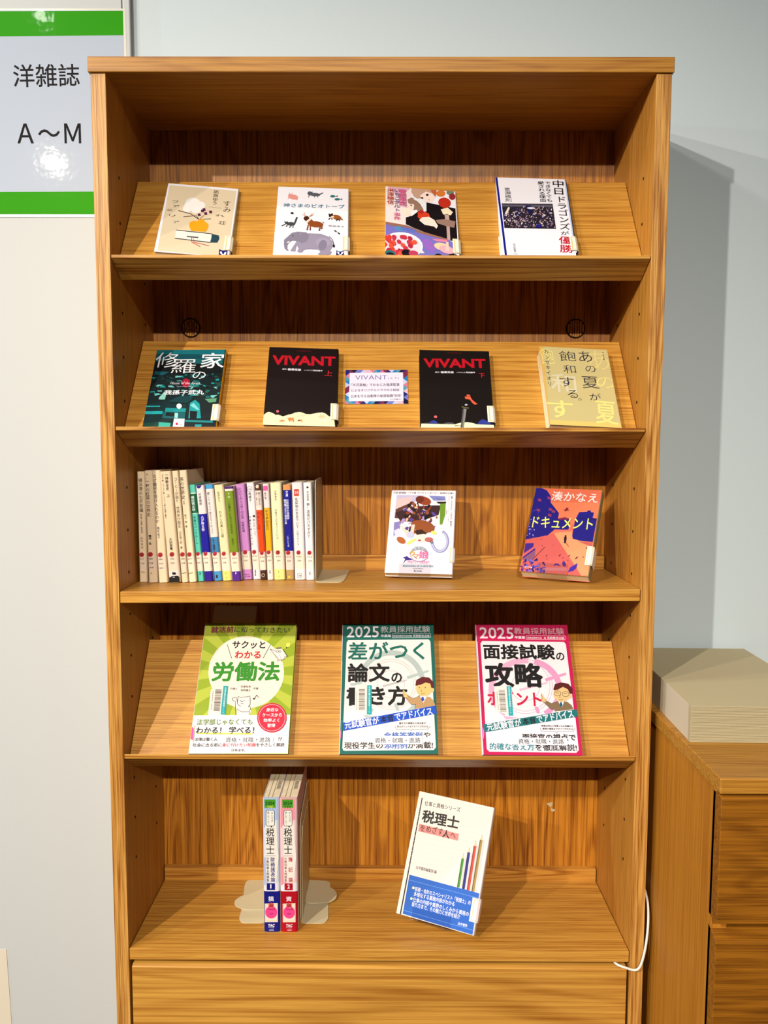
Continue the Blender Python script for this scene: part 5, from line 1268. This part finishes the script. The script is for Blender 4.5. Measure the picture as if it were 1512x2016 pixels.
# two thick textbooks on the bottom shelf
CT = (440, 1520, 5.93)
def tac(main, pale, mid, n, sub_, subcol, x0):
    def f(a):
        X = lambda v: v + x0
        a.P(mid, (X(465), 300), (X(640), 300), (X(640), 560), (X(520), 580), (X(465), 660)); a.P(mid, (X(465), 1010), (X(530), 980), (X(530), 1300), (X(465), 1330)); a.P((238, 232, 216), (X(500), 640), (X(625), 590), (X(650), 1000), (X(640), 1110), (X(620), 1290), (X(500), 1290))
        a.P((70, 150, 36), (X(487), 315), (X(620), 315), (X(620), 425), (X(603), 410), (X(587), 425), (X(570), 410), (X(553), 425), (X(536), 410), (X(520), 425), (X(503), 410), (X(487), 425))
        a.T((14, 30, 30), '2024', X(498), 360, X(605), 360, 38, .02); a.T((236, 226, 60) if n == '1' else (90, 60, 30), '年度版', X(515), 402, X(590), 402, 22, .02)
        a.P((40, 40, 50), (X(518), 442), (X(592), 442), (X(608), 458), (X(608), 620), (X(594), 636), (X(578), 636), (X(570), 658), (X(558), 636), (X(518), 636), (X(503), 620), (X(503), 458))
        a.P((240, 236, 220), (X(520), 448), (X(590), 448), (X(602), 462), (X(602), 618), (X(590), 630), (X(520), 630), (X(509), 618), (X(509), 462))
        a.V((60, 90, 50), 'みんなが', X(578), 458, X(578), 590, 26, .02); a.V((60, 90, 50), '欲しかった!', X(533), 458, X(533), 622, 26, .02)
        a.V(k0, '税理士', X(553), 655, X(553), 970, 100, .0)
        a.Ln(subcol, 4, (X(500), 986), (X(612), 986)); a.V(subcol, sub_, X(580), 1000, X(582), 1292, 50, .025); a.V(tuple(int(v * .8) for v in subcol), 'の教科書＆問題集', X(522), 1000, X(522), 1288, 30, .01)
        a.P(main, (X(508), 1305), (X(605), 1305), (X(605), 1385), (X(508), 1385)); a.P((240, 236, 236), (X(498), 1300), (X(508), 1300), (X(508), 1390), (X(498), 1380)); a.T(WHT, n, X(549 if n == '1' else 541), 1342, X(564 if n == '1' else 571), 1342, 50, .03)
        a.P(main, (X(455), 1405), (X(665), 1405), (X(665), 1535), (X(455), 1535))
        a.T(WHT, '損' if n == '1' else '資', X(525), 1485, X(590), 1485, 62, .025)
        a.P((240, 226, 206), (X(485), 1540), (X(635), 1535), (X(635), 1750), (X(485), 1752)); a.Ln((206, 190, 120), 4, (X(492), 1555), (X(628), 1552), (X(628), 1735), (X(492), 1737), (X(492), 1555))
        a.E((236, 70, 140), X(560), 1638, 70, 72, n=28); a.E((230, 90, 90), X(560), 1560, 34, 30); a.T((60, 10, 30), 'SA', X(538), 1560, X(582), 1560, 44, .03, .2)
        a.T((110, 10, 60), '336.98' if n == '1' else '336.98', X(525), 1604, X(600), 1604, 18, .02); a.T((110, 10, 60), 'S24', X(540), 1655, X(582), 1655, 18, .02)
        a.T(WHT, 'TAC', X(522), 1788, X(597), 1788, 34, .06, .15); a.T((200, 206, 230), 'TAC出版', X(522), 1812, X(590), 1814, 10, .02); a.T(WHT, '10000', X(535), 1840, X(588), 1840, 14, .02)
    return f
for lb, x, th, main, pale, mid, n, sub_, subcol, q, x0 in (
    ('thick textbook with pale blue spine and navy foot on the bottom shelf', -.1806, .0252, (16, 22, 120), (214, 222, 232), (170, 190, 224), '1', '財務諸表論', (20, 30, 120), [(520, 1834), (518.4, 1570.6), (551.2, 1571), (551.2, 1834)], 0),
    ('thick textbook with pink spine and red foot on the bottom shelf', -.1546, .0272, (176, 10, 30), (240, 204, 200), (240, 150, 160), '2', '簿　記　論', (190, 20, 50), [(553, 1834), (552.3, 1571), (588.5, 1571), (587.5, 1834)], 213)):
    base = pale
    rt_ = upright(lb, x, .0439, -1.2698, th, .2168, .148, 0, base, q, CT, [(1400, 2000, main), (1300, 1400, (238, 232, 232))], tac(main, pale, mid, n, sub_, subcol, x0), 'tax textbooks between the bookends')
    # stamped mark and section gaps on the top edge
    gm = MB()
    for gx in (th * .30, th * .55):
        gm.box(gx, gx + .0005, .004, .145, .2161, .2163, (0.03, 0.015, 0.01))
    gm.obj('section_gaps', print_mat, rt_, colored=True)
    st_ = MB()
    sx_ = th * .66
    for a_, b_, c_, d_ in ((0, .0055, .034, .0343), (0, .0055, .062, .0623), (0, .0003, .034, .062), (.0052, .0055, .034, .062)):
        st_.box(sx_ + a_, sx_ + b_, c_, d_, .2161, .2164, (0.05, 0.03, 0.02))
    for j_, ch in enumerate('図書館蔵書'):
        co, fs, ly = glyph(ch, 0.0)
        st_.add([(sx_ + .0003 + p[0] * .0048, .0575 - j_ * .0052 + p[1] * -.0044 * -1, .2164) for p in co], fs, (0.05, 0.03, 0.02))
    st_.obj('top_stamp', print_mat, rt_, colored=True)

# ------------------------------------------------------------------ bookends
def rounded(poly, r, seg=5):
    out = []
    n = len(poly)
    for i, p in enumerate(poly):
        p = Vector(p); a = Vector(poly[i - 1]) - p; b = Vector(poly[(i + 1) % n]) - p
        rr_ = min(r, a.length * .45, b.length * .45)
        p0, p1 = p + a.normalized() * rr_, p + b.normalized() * rr_
        for j in range(seg + 1):
            t = j / seg
            out.append(tuple(p0 * (1 - t) ** 2 + p * 2 * t * (1 - t) + p1 * t * t))
    return out
def bookend(label, x, z, side, y0, y1, ht, base, tongue, back_top=None):
    """steel plate; side=+1: foot to the right of the upright"""
    root = empty('bookend', (x, y0, z))
    tag(root, label, 'bookend', None)
    g = 0.0011
    prof = rounded([(0, 0), (0, ht), (y1 - y0, back_top or ht), (y1 - y0, 0)], .016)
    n = len(prof)
    mb = MB()
    vs = [(0, a, b) for a, b in prof] + [(g * side, a, b) for a, b in prof]
    fs = [tuple(range(n)), tuple(range(2 * n - 1, n - 1, -1))] + [(i, i + n, (i + 1) % n + n, (i + 1) % n) for i in range(n)]
    mb.add(vs, fs)
    mb.obj('upright_plate', steel_mat, root, bevel=0.0003)
    if base:
        p = rounded([((a - x), b - y0) for a, b in base], .010)
        MB().prism_z(p, 0.0, g).obj('base_plate', steel_mat, root, bevel=0.0003)
    if tongue:
        p = rounded([((a - x), b - y0) for a, b in tongue], .012, 7)
        MB().prism_z(p, g + .0003, g * 2 + .0003).obj('base_tongue', steel_mat, root, bevel=0.0003)
    return root
bookend('cream steel bookend holding the right end of the paperback row', -.0995, Z3(-.1) + .0003, 1, .066, .187, .158,
        [(-.0995, .066), (-.0593, .066), (-.0560, .083), (-.0520, .185), (-.0995, .187)], None)
bookend('cream steel bookend left of the two tax textbooks, foot pointing left', -.1818, -1.2698, -1, .064, .190, .150,
        [(-.1818, .064), (-.2200, .064), (-.2262, .076), (-.2265, .104), (-.2345, .172), (-.2335, .188), (-.1818, .190)],
        None)
# second nested bookend on the left: its rounded foot peeps out further
r2 = empty('bookend', (-.1832, .075, -1.2685))
tag(r2, 'cream steel bookend whose rounded foot peeps out furthest left of the textbooks', 'bookend')
MB().prism_z(rounded([(0, .023), (-.040, .023), (-.0570, .034), (-.0590, .050), (-.0480, .066), (0, .066)], .012, 7), .0002, .0012).obj('base_plate', steel_mat, r2)
MB().box(-.0010, 0, .0, .110, .0002, .140).obj('upright_plate', steel_mat, r2, bevel=.0003)
bookend('cream steel bookend right of the two tax textbooks, square foot pointing right', -.1262, -1.2698, 1, .064, .190, .168,
        [(-.1262, .064), (-.0880, .064), (-.0822, .076), (-.0850, .112), (-.0857, .170), (-.0880, .186), (-.1262, .190)], None, .186)
r3 = empty('bookend', (-.1246, .075, -1.2685))
tag(r3, 'cream steel bookend with a rounded foot lying over the square foot, right of the textbooks', 'bookend')
MB().prism_z(rounded([(0, .038), (.0400, .040), (.0510, .050), (.0530, .066), (.0430, .086), (.0150, .088), (0, .080)], .012, 7), .0022, .0033).obj('base_plate', steel_mat, r3, bevel=.0003)
MB().prism_x([(.0, .0), (.0, .128), (.012, .150), (.105, .150), (.110, .0)], .0, .0010).obj('upright_plate', steel_mat, r3, bevel=.0003)
